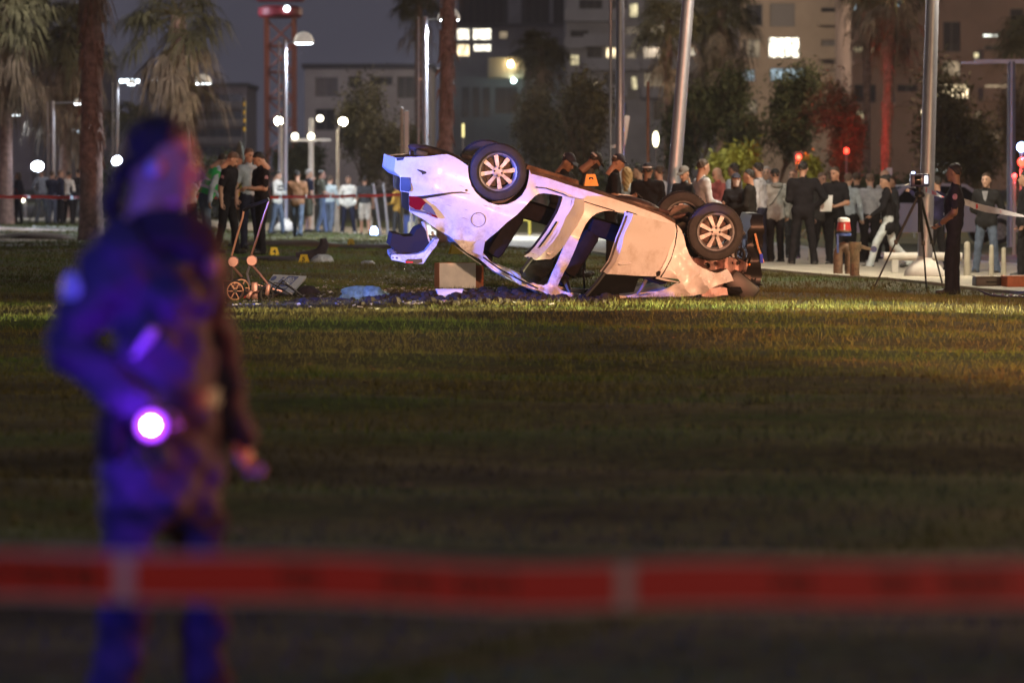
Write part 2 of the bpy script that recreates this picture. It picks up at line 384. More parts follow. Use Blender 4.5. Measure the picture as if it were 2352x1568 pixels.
def slabs(rows, m, s0=None):
    def f(s):
        o = []
        for (x0, x1, y, proj, par) in rows:
            a = P(x0, y, s); b = P(x1, y, s); mb = MB()
            mb.box(((a.x+b.x)/2, a.y-proj/2, a.z), (b.x-a.x, proj, .28))
            if par: mb.box(((a.x+b.x)/2, a.y-proj+.06, a.z+.14+par/2), (b.x-a.x, .1, par))
            o.append(mb.build('balcony', m))
        return o
    return f
tan = mat('tan_render', (.34,.26,.19), .85, var=.12, vs=.25, bump=.15, bs=8); brown = mat('brown_render', (.20,.14,.115), .85, var=.15, vs=.25)
grey = mat('grey_render', (.30,.28,.27), .85, var=.15, vs=.2); white = mat('white_render', (.48,.46,.44), .8, var=.12, vs=.3); mauve = mat('mauve_render', (.30,.26,.27), .85, var=.15, vs=.2)
glassy = mat('tower_glass', (.045,.045,.055), .25, var=.3, vs=.3)
building('apartment_block', 'tan apartment block with one big bright warm window', 1700, 1950, -70, 25,
  [(1766,86,1836,133,'white',4),(1717,90,1746,133,'dim',2),(1706,90,1714,132,'dark',1),(1704,160,1734,186,'cool',2),(1770,157,1850,188,'cool',4),(1768,8,1826,62,'shut',1),(1886,18,1930,50,'dark',1),
   (1712,10,1752,60,'dark',2),(1886,92,1930,132,'shut',2),(1768,228,1834,262,'dark',3),(1710,228,1740,262,'dim',1),(1886,160,1930,188,'dark',2),(1886,228,1930,262,'yell',1)], tan, extra=slabs([(1878,1942,134,1.5,.9),(1878,1942,190,1.5,.9),(1878,1942,264,1.5,.9),(1878,1942,56,1.5,.9)], tan))
building('apartment_block', 'dark brown apartment block at right with a row of warm lit windows', 1956, 2420, -70, 27,
  [(1962,108,2012,142,'yell',2),(1962,0,1986,24,'cool',1),(2040,-2,2072,16,'cool',2),(2146,194,2226,226,'warm',4),(2142,350,2228,398,'shop',4),(1962,50,2012,92,'dark',2),(2060,108,2108,150,'dark',2),
   (2060,194,2108,236,'dark',2),(2166,50,2206,120,'dark',2),(2262,104,2300,140,'dark',2),(2258,78,2296,86,'shop',3),(2262,194,2320,226,'dim',3),(2060,50,2108,92,'dark',2),(2320,20,2352,60,'dark',1),(2262,300,2330,340,'dark',3),(1962,194,2012,236,'dark',2),(2120,120,2134,140,'dim',1),(2236,120,2250,134,'yell',1),(2116,250,2134,268,'warm',1),(2240,256,2252,270,'dim',1),(2166,140,2206,176,'dim',2),(1966,256,1990,290,'yell',1)], brown, extra=slabs([(2052,2116,96,1.5,.9),(2052,2116,154,1.5,.9),(2052,2116,240,1.5,.9),(2254,2310,146,1.5,.9),(2254,2330,230,1.5,.9),(1958,2018,96,1.2,.8),(1958,2018,146,1.2,.8)], brown))
building('terraced_apartments', 'pale apartment block stepping back in balconies in the middle', 1300, 1692, -70, 22,
  [(1392,110,1424,150,'warm',2),(1348,108,1384,150,'dark',2),(1310,70,1352,104,'dark',2),(1436,60,1470,104,'dark',2),(1478,108,1540,152,'dark',3),(1310,166,1350,210,'dark',2),(1360,190,1380,214,'warm',1),(1386,168,1424,214,'dark',2),
   (1480,168,1540,214,'dim',3),(1572,108,1596,128,'white',2),(1604,108,1660,150,'dark',3),(1572,168,1620,214,'shut',2),(1400,0,1440,44,'dark',2),(1480,0,1540,44,'shut',3),(1330,0,1384,40,'dark',3),(1500,232,1560,276,'dark',3),(1572,232,1660,276,'dark',4),(1572,0,1660,44,'dark',4),(1480,58,1540,98,'dark',2),(1572,58,1660,98,'dark',3),(1440,120,1462,150,'dim',1),(1450,176,1464,206,'yell',1),(1310,232,1330,262,'dim',1),(1344,240,1366,268,'warm',1),(1404,236,1440,270,'dark',2),(1446,8,1466,40,'yell',1),(1310,126,1330,150,'yell',1),(1630,176,1660,206,'dim',1)],
  white, extra=slabs([(1296,1440,48,2.2,1.0),(1340,1470,106,2.4,1.0),(1340,1470,160,2.4,1.0),(1340,1440,222,2.0,1.0),(1472,1560,54,2.2,.9),(1472,1560,104,2.2,.9),(1472,1560,158,2.2,.9),(1472,1560,222,2.2,.9),(1296,1344,110,2.0,.9)], white))
building('glass_tower', 'dark glass tower with two pale vertical fins behind the lamp', 1052, 1300, -80, 15,
  [(1056,-60,1158,58,'dark',6),(1206,-60,1262,58,'dark',3),(1270,-60,1298,58,'dark',2)], glassy, ybot=66+300, extra=lambda s: [MB().box(P(x, 0, s)-Vector((0,.4,0)), (w, .8, 9)).build('fin', white) for x, w in [(1182,2.0),(1266,.5)]])
building('office_block', 'grey office block with two rows of brightly lit windows', 1040, 1330, 62, 19,
  [(1050,66,1078,92,'white',3),(1086,66,1128,92,'white',3),(1050,102,1078,130,'warm',3),(1088,102,1128,118,'white',3),(1146,72,1166,90,'dim',1),(1060,200,1078,270,'dark',1),(1084,200,1102,270,'dark',1),(1108,200,1126,270,'dark',1),(1136,200,1190,262,'dark',2),(1210,90,1280,130,'dark',3)], grey,
  extra=lambda s: [MB().box(P(1165, 158, s)-Vector((0,2.0,0)), (4.6, 4.0, 2.4)).build('roof_terrace', mat('terrace_wall', (.55,.45,.30), .8))])
building('low_building', 'long low grey building with a flat dark roof left of centre', 700, 992, 158, 26,
  [(724,178,776,222,'shut',3),(800,176,832,200,'dark',2),(850,176,902,196,'dark',3),(912,176,984,226,'dark',4),(724,250,770,300,'dark',2),(800,250,850,310,'dark',3),(880,330,930,386,'dark',2)], grey, roofm=mat('dark_roof', (.035,.035,.042), .8))
building('slab_building', 'grey building with long horizontal floor slabs behind the palms', 432, 566, 200, 22,
  [(440,216,556,238,'dark',6),(440,256,556,278,'dark',6),(440,296,556,318,'dark',6),(440,336,556,358,'dark',6)], mauve, extra=slabs([(428,570,247,1.6,.4),(428,570,287,1.6,.4),(428,570,327,1.6,.4)], grey))
building('tall_building', 'tall mauve building at the far left edge with tiny lit windows', -90, 72, -80, 21,
  [(50,96,62,110,'warm',1),(50,148,60,160,'dim',1),(6,60,36,92,'dark',2),(6,120,36,150,'dark',2),(6,180,36,212,'dark',2),(-60,60,-20,92,'dark',2),(46,20,64,44,'dark',1),(6,236,36,262,'dim',2),(-60,180,-20,212,'dark',2)], mauve)
building('far_block', 'hazy mauve block standing behind the left palms', 84, 236, 150, 19,
  [(96,176,120,204,'dark',2),(140,176,164,204,'dim',2),(190,176,214,204,'dark',2),(96,236,120,262,'dark',2),(140,236,164,262,'dark',2),(190,236,214,262,'dim',2)], mauve)
for (px, py, s, c, e, r) in [(1173,150,19,(1,.85,.5),26,.34),(1180,188,19,(.7,1,.95),14,.26)]:
    p = P(px, py, s); o = MB().ell((0,0,0), (r,r,r)).build('wall_floodlight', glow('flood_%d' % px, c, e)); o.location = p-Vector((0,4.3 if px == 1173 else 4.2,0))
    tag(o, 'bright %s floodlight on the office block' % ('warm' if px == 1173 else 'greenish white'), 'floodlight')
    lamp('wall_floodlight_glow', 'POINT', o.location, c, 900 if px == 1173 else 200, .36)
# point lights without fittings, added to brighten the facades and trees
for (x, y, z, c, w) in [(48,285,9,(1,.66,.38),13000),(100,270,9,(1,.56,.34),6000),(18,330,19,(1,.80,.58),8500),(-32,290,17.5,(.85,.80,1),9000),(-85,300,17,(.82,.78,1),12000),(12,125,10.8,(1,.70,.40),2600),(32,115,10.4,(1,.62,.34),2300),(-14,118,10.5,(1,.86,.72),1500),(-3,140,11.5,(1,.8,.55),2500)]:
    lamp('backdrop_fill_light', 'POINT', (x, y, z), c, w, .5)
# ------------------------------------------------------------------ tower crane
def crane():
    s = 30; b = P(645, 425, s); root = thing('tower_crane', 'red lattice tower crane rising behind the street lamps', 'crane', (b.x, b.y, 0))
    cr = mat('crane_red', (.30,.085,.035), .5, var=.2); w = 1.05; top = P(645, 42, s).z; objs = []
    mb = MB()
    for sx in (-1,1):
        for sy in (-1,1): mb.box((sx*w, sy*w, top/2), (.26, .26, top))
    objs.append(mb.build('mast_chord', cr, root)); mb = MB(); z = 0; k = 0
    while z < top-2:
        for (a, c) in [((-w,-w),(w,-w)),((w,-w),(w,w)),((w,w),(-w,w)),((-w,w),(-w,-w))]:
            p, q = (a, c) if k % 2 else (c, a)
            mb.tube([(p[0],p[1],z),(q[0],q[1],z+2)], .075, 5); mb.tube([(a[0],a[1],z),(c[0],c[1],z)], .075, 5)
        z += 2; k += 1
    mb.build('mast_lattice', cr, root)
    red = mat('crane_cab_red', (.26,.025,.035), .45)
    MB().lathe([(1.5,0),(1.7,.2),(1.7,.7),(1.3,.9)], 20, Matrix.Translation((0,0,top))).build('slewing_ring', red, root)
    MB().box((0,0,top+1.5), (3.6,2.4,.5), bev=.1).box((-1.2,-1.3,top+2.4), (1.3,1.4,1.6), bev=.1).build('cab', red, root)
    MB().box((1.6,0,top+2.0), (2.2,1.6,.9), bev=.08).build('counterweight', mat('counterweight', (.45,.42,.40), .8), root)
    mb = MB()
    for yy in (-.5,.5): mb.tube([(-2,yy,top+1.9),(22,yy,top+2.6)], .12, 6)
    mb.tube([(-2,0,top+3.2),(22,0,top+3.6)], .12, 6)
    for i in range(16): mb.tube([(-2+i*1.5,-.5,top+1.95+.03*i),(-1.25+i*1.5,0,top+3.2+.02*i),(-.5+i*1.5,.5,top+2+.03*i)], .06, 5)
    mb.build('jib', red, root)
    o = MB().ell((.6,-1.9,top+.6), (.22,.22,.22)).build('work_lamp', glow('crane_lamp', (.8,.95,1), 8), root)
crane()
# ------------------------------------------------------------------ trees
bark = mat('bark', (.10,.075,.055), .9, var=.3, vs=5, bump=.6, bs=15); palm_bark = mat('palm_bark', (.26,.18,.17), .9, var=.35, vs=6, bump=.8, bs=12)
def leafmat(n, c, v=.35): return mat(n, c, .7, var=v, vs=1.5, spec=.2)
def leaf_mesh(pts, size, m, name, parent, elong=2.2, droop=0):
    n = len(pts); a = rng.normal(size=(n,3)); a[:,2] -= droop; a /= np.linalg.norm(a,axis=1)[:,None]
    b = np.cross(a, rng.normal(size=(n,3))); b /= np.linalg.norm(b,axis=1)[:,None]+1e-9
    l = size*rng.uniform(.6,1.4,n)[:,None]*elong; w = size*rng.uniform(.6,1.3,n)[:,None]
    v = np.stack([pts, pts+a*l*.5+b*w*.5, pts+a*l, pts+a*l*.5-b*w*.5], 1).reshape(-1,3)
    f = np.arange(4*n).reshape(n,4)
    me = bpy.data.meshes.new(name); me.from_pydata(v.tolist(), [], f.tolist()); me.materials.append(m)
    o = bpy.data.objects.new(name, me); C.objects.link(o); o.parent = parent; return o
def tree(label, px, s, ytop, wid, lm, seed, n=5200, ycrown=None, size=None, name='feathery_tree', trunkr=.09):
    r = random.Random(seed); base = G(px, s); root = thing(name, label, 'tree', base)
    H = P(px, ytop, s).z-base.z; wd = wid/s/2; h0 = (P(px, ycrown, s).z-base.z) if ycrown else H*.35
    mb = MB(); tips = []
    def branch(p, d, L, rad, lev):
        pts = [p]; k = 4
        for i in range(k):
            d = (d+Vector((r.gauss(0,.16), r.gauss(0,.16), r.gauss(.03,.1)))).normalized(); pts.append(pts[-1]+d*L/k)
        mb.tube(pts, [rad*(1-.6*i/k) for i in range(k+1)], 6)
        if lev >= 3: tips.append(pts[-1]); tips.append(pts[2]); return
        for _ in range(3 if lev else 4):
            q = pts[r.randint(2,k)]; a = r.uniform(0,6.28); sp = r.uniform(.35,.8)
            branch(q, (d+Vector((math.cos(a)*sp*wd/H*2.6, math.sin(a)*sp*wd/H*2.6, r.uniform(-.1,.35)))).normalized(), L*r.uniform(.55,.72), rad*.5, lev+1)
    branch(Vector((0,0,-.1)), Vector((r.gauss(0,.12), r.gauss(0,.1), 1)).normalized(), H*.42, trunkr, 0)
    mb.build('trunk', bark, root)
    T = np.array([tuple(t) for t in tips]); 
    T[:,0] *= wd/max(.1, np.abs(T[:,0]).max())*.92; T[:,1] *= wd/max(.1, np.abs(T[:,1]).max())*.9; zmin, zmax = T[:,2].min(), T[:,2].max(); T[:,2] = h0+(T[:,2]-zmin)/(zmax-zmin+1e-6)*(H*.97-h0)
    n = int(n*1.9); idx = rng.integers(0, len(T), n); sig = np.array([wd*.19, wd*.19, (H-h0)*.11]); pts = T[idx]+rng.normal(size=(n,3))*sig
    leaf_mesh(pts, (size or wd*.045)*.55, lm, 'crown', root, 4.0, .8); return root
olive = leafmat('olive_leaves', (.085,.082,.045)); dgreen = leafmat('dark_leaves', (.055,.07,.035)); lgreen = leafmat('bright_leaves', (.22,.20,.03)); brownl = leafmat('brown_leaves', (.10,.075,.05))
tree('slim wispy olive tree standing left of the wheels behind the bystanders', 848, 62, 186, 120, olive, 3, 4200, 400, .10)
tree('broad wispy tree behind the man in the dark cap', 1255, 66, 196, 150, olive, 4, 5200, 400, .10)
tree('wispy tree just left of the slim double pole', 1368, 70, 178, 150, olive, 5, 5200, 380, .10)
tree('dense dusky tree between the leaning post and the tan block', 1618, 66, 176, 170, dgreen, 6, 5600, 370, .11)
tree('dense dusky tree below the bluish windows', 1772, 68, 166, 190, dgreen, 8, 6000, 360, .11)
tree('thin tree glowing red from the signal lights', 1932, 70, 188, 130, brownl, 9, 3600, 390, .10)
tree('large loose tree in front of the brightly lit shop front', 2240, 72, 160, 230, olive, 10, 5200, 380, .11)
tree('small dark tree at the right frame edge', 2370, 60, 210, 130, brownl, 12, 3200, 400, .11)
tree('dark bushy tree behind the crossarm post', 690, 55, 330, 110, dgreen, 14, 4200, 430, .11)
tree('dark bushy tree between the white hoodie and the car', 905, 56, 300, 110, olive, 15, 3800, 430, .11)
tree('yellow lit shrub behind the officers in pale shirts', 1664, 84, 336, 120, lgreen, 21, 3800, 440, .10, name='shrub', trunkr=.05)
tree('pale green shrub by the red traffic signal', 1836, 84, 366, 90, lgreen, 22, 2600, 440, .09, name='shrub', trunkr=.05)
for i, (px, w, yt, lab) in enumerate([(300,170,392,'dark hedge behind the left bystanders'),(520,180,372,'dark hedge behind the officers in vests'),(1120,200,400,'dark hedge hidden behind the upturned rear wheel'),(1420,200,398,'dark hedge behind the cap wearing officers'),(2010,200,412,'dark hedge behind the bald men')]):
    base = G(px, 60); root = thing('hedge', lab, 'hedge', base); wd = w/60/2; H = P(px, yt, 60).z-base.z; n = 2600
    pts = np.stack([rng.uniform(-wd,wd,n), rng.uniform(-.7,.7,n), rng.uniform(0,1,n)**.7*H*(1+.12*rng.normal(size=n))], -1)
    leaf_mesh(pts, .11, dgreen, 'foliage', root)
    MB().tube([(-wd*.5,0,-.1),(-wd*.45,.05,H*.6)], [.05,.02], 6).tube([(wd*.4,0,-.1),(wd*.42,.05,H*.6)], [.05,.02], 6).build('stem', bark, root)
# palms
def frond(mb, r, az, el, L, dead=False, z0=0):
    d = Vector((math.cos(az)*math.cos(el), math.sin(az)*math.cos(el), math.sin(el))); pet = []
    for i in range(4):
        t = i/3; pet.append(Vector((0,0,z0))+d*L*.55*t-Vector((0,0,L*(.22 if not dead else .12)*t*t)))
    mb.tube(pet, [.028,.022,.018,.014], 4, 0)
    c = pet[-1]; dd = (pet[-1]-pet[-2]).normalized(); sd = dd.cross(Vector((0,0,1)))
    if sd.length < .1: sd = Vector((1,0,0))
    sd.normalize(); up = sd.cross(dd)
    n = 24 if not dead else 12
    for j in range(n):
        a = (j/(n-1)-.5)*(4.2 if not dead else 1.5)+r.uniform(-.06,.06); l = L*.55*r.uniform(.65,1.15)*(1-.22*abs(a)/2)
        q = (dd*math.cos(a)+sd*math.sin(a)+up*r.uniform(-.15,.2)).normalized(); m1 = c+q*l*.5; dr = r.uniform(.25,.65) if not dead else r.uniform(.5,.95)
        tip = c+q*l*r.uniform(.75,.95)-Vector((0,0,l*dr)); w = q.cross(up).normalized()*.014*L*r.uniform(.7,1.3)
        mb.add([c, m1+w, tip, m1-w], [(0,1,2,3)], 1 if not dead else 2)
def palm(label, px, s, ycr, ybase=None, rad=.2, seed=1, frL=1.7, lean=(0,0), shag=0, skirt=26, nfr=46, crown=True):
    r = random.Random(seed); base = G(px, s); root = thing('palm_tree', label, 'palm', base); top = P(px, ycr, s).z-base.z
    mb = MB(); k = max(14, int(top/.22)); pts = []; rr = []
    for i in range(k*2+1):
        t = i/(2*k); pts.append((lean[0]*t*t, lean[1]*t, -.1+t*(top+.1))); rr.append(rad*(1.15-.25*t+.35*math.exp(-t*14))*(1+(.05 if i % 2 else -.03)))
    mb.tube(pts, rr, 12); mb.build('trunk', palm_bark, root, True, 60)
    if shag:
        mb = MB()
        for i in range(shag):
            t = r.uniform(.06,1)**.6; z = t*top; a = r.uniform(0,6.28); q = Vector((lean[0]*t*t, lean[1]*t, z)); o = Vector((math.cos(a), math.sin(a), 0)); l = r.uniform(.2,.5)
            b0 = q+o*rad*.9; b1 = q+o*(rad+.045)+Vector((0,0,.05)); tip = q+o*(rad+r.uniform(.03,.17))-Vector((0,0,l)); w = Vector((-o.y,o.x,0))*r.uniform(.03,.07)
            mb.add([b0-w, b0+w, b1+w*.8, b1-w*.8, tip], [(0,1,2,3),(3,2,4),(0,3,4),(1,4,2)])
        mb.build('leaf_stubs', mat('leaf_stub', (.24,.165,.15), .9, var=.4, vs=8), root, False)['kind'] = 'stuff'
    if crown:
        mb = MB()
        for i in range(nfr): frond(mb, r, r.uniform(0,6.28), r.uniform(-.35,1.2), frL*r.uniform(.8,1.15))
        c1 = mb.build('crown', [mat('petiole', (.14,.12,.05), .7), leafmat('palm_leaves', (.085,.085,.05)), brownl], root, False); c1.location = (lean[0], lean[1], top)
        if skirt:
            mb = MB()
            for i in range(skirt*2): frond(mb, r, r.uniform(0,6.28), r.uniform(-1.4,-.25), frL*r.uniform(.45,1.05), True, -r.uniform(0,.9)*frL)
            c2 = mb.build('dead_skirt', [mat('petiole', (.14,.12,.05)), brownl, mat('dead_leaves', (.22,.18,.145), .85, var=.45, vs=3)], root, False); c2.location = (lean[0], lean[1], top-.1)
    return root
palm('thick shaggy palm trunk standing in front of the left crowd', 210, 92, -270, rad=.25, seed=1, shag=170, lean=(.06,0))
palm('lit palm with a hanging dead skirt behind the woman\'s head', 408, 70, 36, rad=.24, seed=2, frL=2.3, skirt=46, nfr=30, shag=60)
palm('palm with a bushy crown behind the shaggy trunk', 150, 62, 70, rad=.2, seed=3, frL=2.4, skirt=50)
palm('palm crown cut by the left frame edge', 14, 72, 10, rad=.2, seed=4, frL=2.1, skirt=40)
palm('bare tall palm trunk beside the street lamp in the middle', 1022, 92, -290, rad=.165, seed=5, shag=110, lean=(.22,0))
palm('short palm crown poking out left of the middle street lamp', 962, 52, 2, rad=.18, seed=6, frL=1.5, skirt=10)
palm('small palm in front of the balcony building', 1240, 52, 106, rad=.2, seed=7, frL=1.7, skirt=30)
palm('reddish lit palm with a thick dead skirt left of the tan block', 1658, 58, 22, rad=.2, seed=8, frL=2.0, skirt=50)
palm('thin palm trunk just left of the leaning post', 1534, 66, 40, rad=.14, seed=9, frL=1.6, skirt=14)
palm('slim tall palm trunk between the tan and brown blocks', 2034, 70, -60, rad=.16, seed=10, frL=1.8, lean=(.25,0), shag=40)
palm('slim palm trunk in front of the pale yellow window', 1990, 56, -40, rad=.15, seed=13, frL=1.7, shag=20)
palm('palm crown cut by the right frame edge', 2372, 60, 76, rad=.2, seed=11, frL=1.9, skirt=20)
palm('low green palm glimpsed under the dead skirt on the left', 300, 58, 266, rad=.16, seed=12, frL=1.4, skirt=10)
# ------------------------------------------------------------------ lamps and poles
steel = mat('galvanised_steel', (.33,.33,.38), .42, .6, var=.12, vs=2); conc = mat('pale_concrete', (.55,.52,.48), .75, var=.12, vs=4, bump=.2)
def street_lamp(label, px, s, ytop, side=1, base=True, power=900, col=(.86,.94,1), thin=True, rad=.075, lean=0, head=True, hx=.55, es=14, hr=.30, name='street_lamp', bs=.78):
    b = G(px, s); root = thing(name, label, 'street lamp', b, group='street lamps along the promenade'); H = P(px, ytop, s).z-b.z
    mb = MB().tube([(0,0,0),(lean*.5,0,H*.5),(lean,0,H)], [rad*1.1, rad, rad*.85], 14); mb.build('pole', steel, root)
    if thin: MB().tube([(-rad-.10,0,.3),(-rad-.10+lean*.5,0,H*.5),(-rad-.10+lean,0,H-.02)], .032, 10).box((-rad*.5-.05+lean*.7,0,H*.72), (.2,.06,.06)).box((-rad*.5-.05+lean*.3,0,H*.3), (.2,.06,.06)).build('rear_tube', steel, root)
    if base: MB().lathe([(.38*bs,0),(.44*bs,.07*bs),(.42*bs,.17*bs),(.32*bs,.30*bs),(.18*bs,.40*bs),(.14*bs,.5*bs)], 24).build('base_cone', conc, root)
    if head:
        c = Vector((lean+side*hx, 0, H-.10))
        MB().tube([(lean,0,H-.08),(c.x-side*hr*.6,0,H-.06)], .03, 8).build('arm', steel, root)
        dome = MB().lathe([(hr,0),(hr*.97,.10*hr/.3),(hr*.75,.24*hr/.3),(hr*.4,.31*hr/.3),(0.001,.335*hr/.3)], 22, Matrix.Translation(c)).build('dome', mat('lamp_dome', (.62,.60,.55), .5, emit=(1,.93,.80), es=.22), root)
        MB().lathe([(0.001,-.03),(hr*.8,-.025),(hr*.9,.01)], 22, Matrix.Translation(c)).build('lens', glow('lamp_lens_%d' % es, col, es), root)
        l = lamp('street_lamp_light', 'SPOT', c+Vector((0,0,-.08)), col, power, .22, c-Vector((0,0,5)), 165, .3); l.parent = root
    return root
street_lamp('double pole street lamp with white dome left of the overturned car', 655, 79, 92, power=1800)
street_lamp('double pole street lamp with dome beside the bare palm trunk', 977, 88, 38, power=6000, hx=.62)
street_lamp('street lamp with dome right of the woman\'s head', 431, 66, 186, power=420)
street_lamp('low street lamp at the far left edge of the frame', 4, 62, 258, power=350, hx=.45)
street_lamp('slim lamp post between left edge and shaggy palm', 122, 66, 232, power=200, hx=.9, hr=.16)
street_lamp('slim lamp post just right of the shaggy palm', 270, 60, 188, power=200, hx=.55, hr=.16)
street_lamp('slim double pole with hanging board behind the dark capped officers', 1424, 118, -260, rad=.085, power=800, col=(1,.88,.70), base=False)
street_lamp('thick grey post leaning right behind the car door', 1533, 140, -300, rad=.105, lean=.5, thin=False, power=800, col=(1,.88,.70), base=False, hx=.6)
street_lamp('thick grey post with swollen white base beside the tripod', 2124, 150, -330, rad=.105, lean=.16, thin=False, power=3000, col=(1,.87,.64), hx=.7, bs=.72)
def post(name, label, cat, px, s, ytop, rad, m, lean=0, group=None):
    b = G(px, s); H = P(px, ytop, s).z-b.z; root = thing(name, label, cat, b, group=group)
    MB().tube([(0,0,-.1),(lean*.5,0,H*.5),(lean,0,H)], [rad,rad,rad*.9], 12).build('shaft', m, root)
    MB().lathe([(rad*.9,0),(rad*.7,rad*.5),(0.001,rad*.8)], 12, Matrix.Translation((lean,0,H))).build('cap', m, root)
    return root, H
wood = mat('brown_pole', (.26,.15,.09), .7, var=.2); ywhite = mat('cream_paint', (.40,.37,.30), .6, var=.1)
post('thin_post', 'thin brown post standing behind the man in black', 'post', 1488, 100, 190, .04, wood)
r_, H_ = post('crossarm_post', 'square post with a lamp carrying crossarm left of centre', 'post', 715, 74, 276, .09, conc)
MB().box((-.02,0,H_-.62), (1.25,.09,.09)).build('crossarm', conc, r_)
for k, x in enumerate((-.5,.0,.28)): MB().ell((x,-.08,H_-.50 if k < 2 else H_+.05), (.11,.11,.10)).build('spot_head', glow('post_spot', (1,.93,.72), 5), r_)
for (px, py, pp, lab) in [(640,278,648,'bright globe lamp half hidden by the dome street lamp'),(788,280,776,'bright globe lamp on a slim post above the white hoodie')]:
    s = 72; r_, H_ = post('globe_lamp', lab, 'lamp', pp, s, 300, .05, conc, group='globe lamps behind the bystanders'); c = P(px, py, s)-Vector(r_.location)
    MB().tube([(0,0,H_),(c.x*.5,0,c.z-.1),(c.x,0,c.z-.1)], .03, 8).build('neck', conc, r_)
    MB().ell(c, (.13,.13,.13)).build('globe', glow('globe_lit', (1,.90,.62), 40), r_)
    l = lamp('globe_light', 'POINT', c, (1,.84,.55), 700, .14); l.parent = r_
b_ = G(925, 92); r_, H_ = post('banner_post', 'cream post carrying a tall white banner board left of the car', 'sign', 923, 92, 250, .045, ywhite)
MB().box((.12,0,H_-.58), (.11,.03,1.05), bev=.008).build('board', mat('white_board', (.7,.72,.75), .5), r_)
for z in (-.15,-.95): MB().box((.03,0,H_+z), (.12,.03,.03)).build('bracket', steel, r_)
p = P(1436, 300, 118); o = MB().box((0,0,0), (.10,.025,.58), Matrix.Rotation(R(9),3,'Y'), bev=.01).build('hanging_board', mat('white_board', (.7,.72,.75), .5)); o.location = p; tag(o, 'narrow white board hanging on the slim double pole', 'sign')
p = P(560, 268, 80)
r_, H_ = post('striped_post', 'slim black and yellow striped post above the vest wearers', 'post', 561, 80, 225, .035, mat('black_paint', (.03,.03,.03), .5))
for k in range(4): MB().tube([(0,0,H_-.12-.24*k),(0,0,H_-.24-.24*k)], .038, 12).build('stripe', mat('yellow_paint', (.65,.40,.03), .5), r_)
o = MB().lathe([(.05,0),(.10,.05),(.20,.6),(.22,1.0),(.15,1.5),(.07,1.85),(.02,1.95)], 11, Matrix.Translation((0,0,.55))).build('wrapped_bundle', mat('grey_green_cloth', (.12,.13,.10), .9, var=.3, vs=6, bump=.6, bs=14)); o.location = G(551, 92); tag(o, 'grey green cloth bundle wrapped upright behind the two officers', 'bundle')
# leaning bars and bollards on the promenade
for (x0, x1, lab) in [(876,858,'left one of two leaning metal bars behind the white shorts'),(893,881,'right one of two leaning metal bars near the trunk lid')]:
    post('leaning_bar', lab, 'bar', x0, 77, 424, .045, steel, lean=(x1-x0)/77)
for (px, s, yt, lab) in [(2222,140,560,'stout pale bollard right of the dark uniformed officer'),(2278,140,566,'slim pale bollard between the legs of the man in jeans'),(2306,140,572,'slim pale bollard near the right frame edge'),(1862,120,556,'slim cream bollard behind the man in the black suit'),
                         (816,74,505,'pointed bollard at the white shoes'),(771,74,462,'tall pale marker post beside blue jeans'),(852,75,500,'stout bollard by the white shorts'),(945,78,452,'pale post left of the car\'s tail lamp')]:
    post('bollard', lab, 'bollard', px, s, yt, .055 if 'stout' in lab else .04, ywhite if px > 1800 else conc, group='bollards on the promenade')
b = G(2140, 140); root = thing('low_rail', 'low horizontal pale rail behind the walking woman', 'rail', b)
MB().tube([(-.78,0,.34),(.5,0,.34)], .07, 14).build('rail', conc, root)
for x in (-.6,.3): MB().box((x,0,.15), (.1,.1,.32)).build('foot', conc, root)
b = G(2322, 100); root = thing('crossbar_pole', 'tall pole with a horizontal crossbar at the upper right edge', 'pole', b); H = P(2322, 142, 100).z-b.z
MB().tube([(0,0,0),(0,0,H)], .09, 12).build('shaft', steel, root); MB().box((.1,0,H), (1.9,.1,.1)).build('crossbar', steel, root); MB().box((-.9,0,H-.03), (.5,.14,.06)).build('lamp_bar', steel, root)
b = G(2036, 96); root = thing('flag_board', 'pale vertical board on the pavement behind the heads on the right', 'sign', G(2042, 110))
MB().box((0,0,1.45), (.13,.05,.75), bev=.01).build('panel', mat('pinkish_board', (.55,.45,.47), .6), root); MB().tube([(0,0,0),(0,0,1.1)], .025, 8).build('leg', steel, root)
# signals and beacons
b = G(1834, 84); root = thing('traffic_light', 'traffic signal showing red behind the crowd', 'traffic light', b); H = P(1834, 378, 84).z-b.z
MB().tube([(0,0,0),(0,0,H)], .05, 10).build('pole', steel, root); MB().box((0,0,H+.1), (.22,.18,.5), bev=.03).build('housing', mat('black_paint', (.03,.03,.03)), root)
MB().ell((0,-.11,H+.2), (.07,.04,.07)).build('red_lens', glow('red_lens', (1,.05,.025), 7), root); l = lamp('signal_light', 'POINT', (0,-.2,H+.2), (1,.06,.03), 22, .05); l.parent = root
b = P(1944, 352, 70.9); root = thing('red_beacon', 'red beacon lamp shining through the thin tree', 'beacon', G(1944, 70.9)); H = b.z-root.location.z
MB().tube([(0,0,0),(0,0,H)], .03, 8).build('mast', steel, root); MB().lathe([(.07,0),(.07,.12),(.04,.16),(.001,.17)], 14, Matrix.Translation((0,0,H))).build('lens', glow('beacon_red', (1,.04,.02), 7), root); l = lamp('beacon_light', 'POINT', (0,0,H+.08), (1,.03,.015), 700, .09); l.parent = root
lamp('shrub_spot_light', 'SPOT', G(1690, 92, .25), (1,.78,.18), 800, .08, G(1664, 82, 1.3), 80).data.name = 'garden_spot'
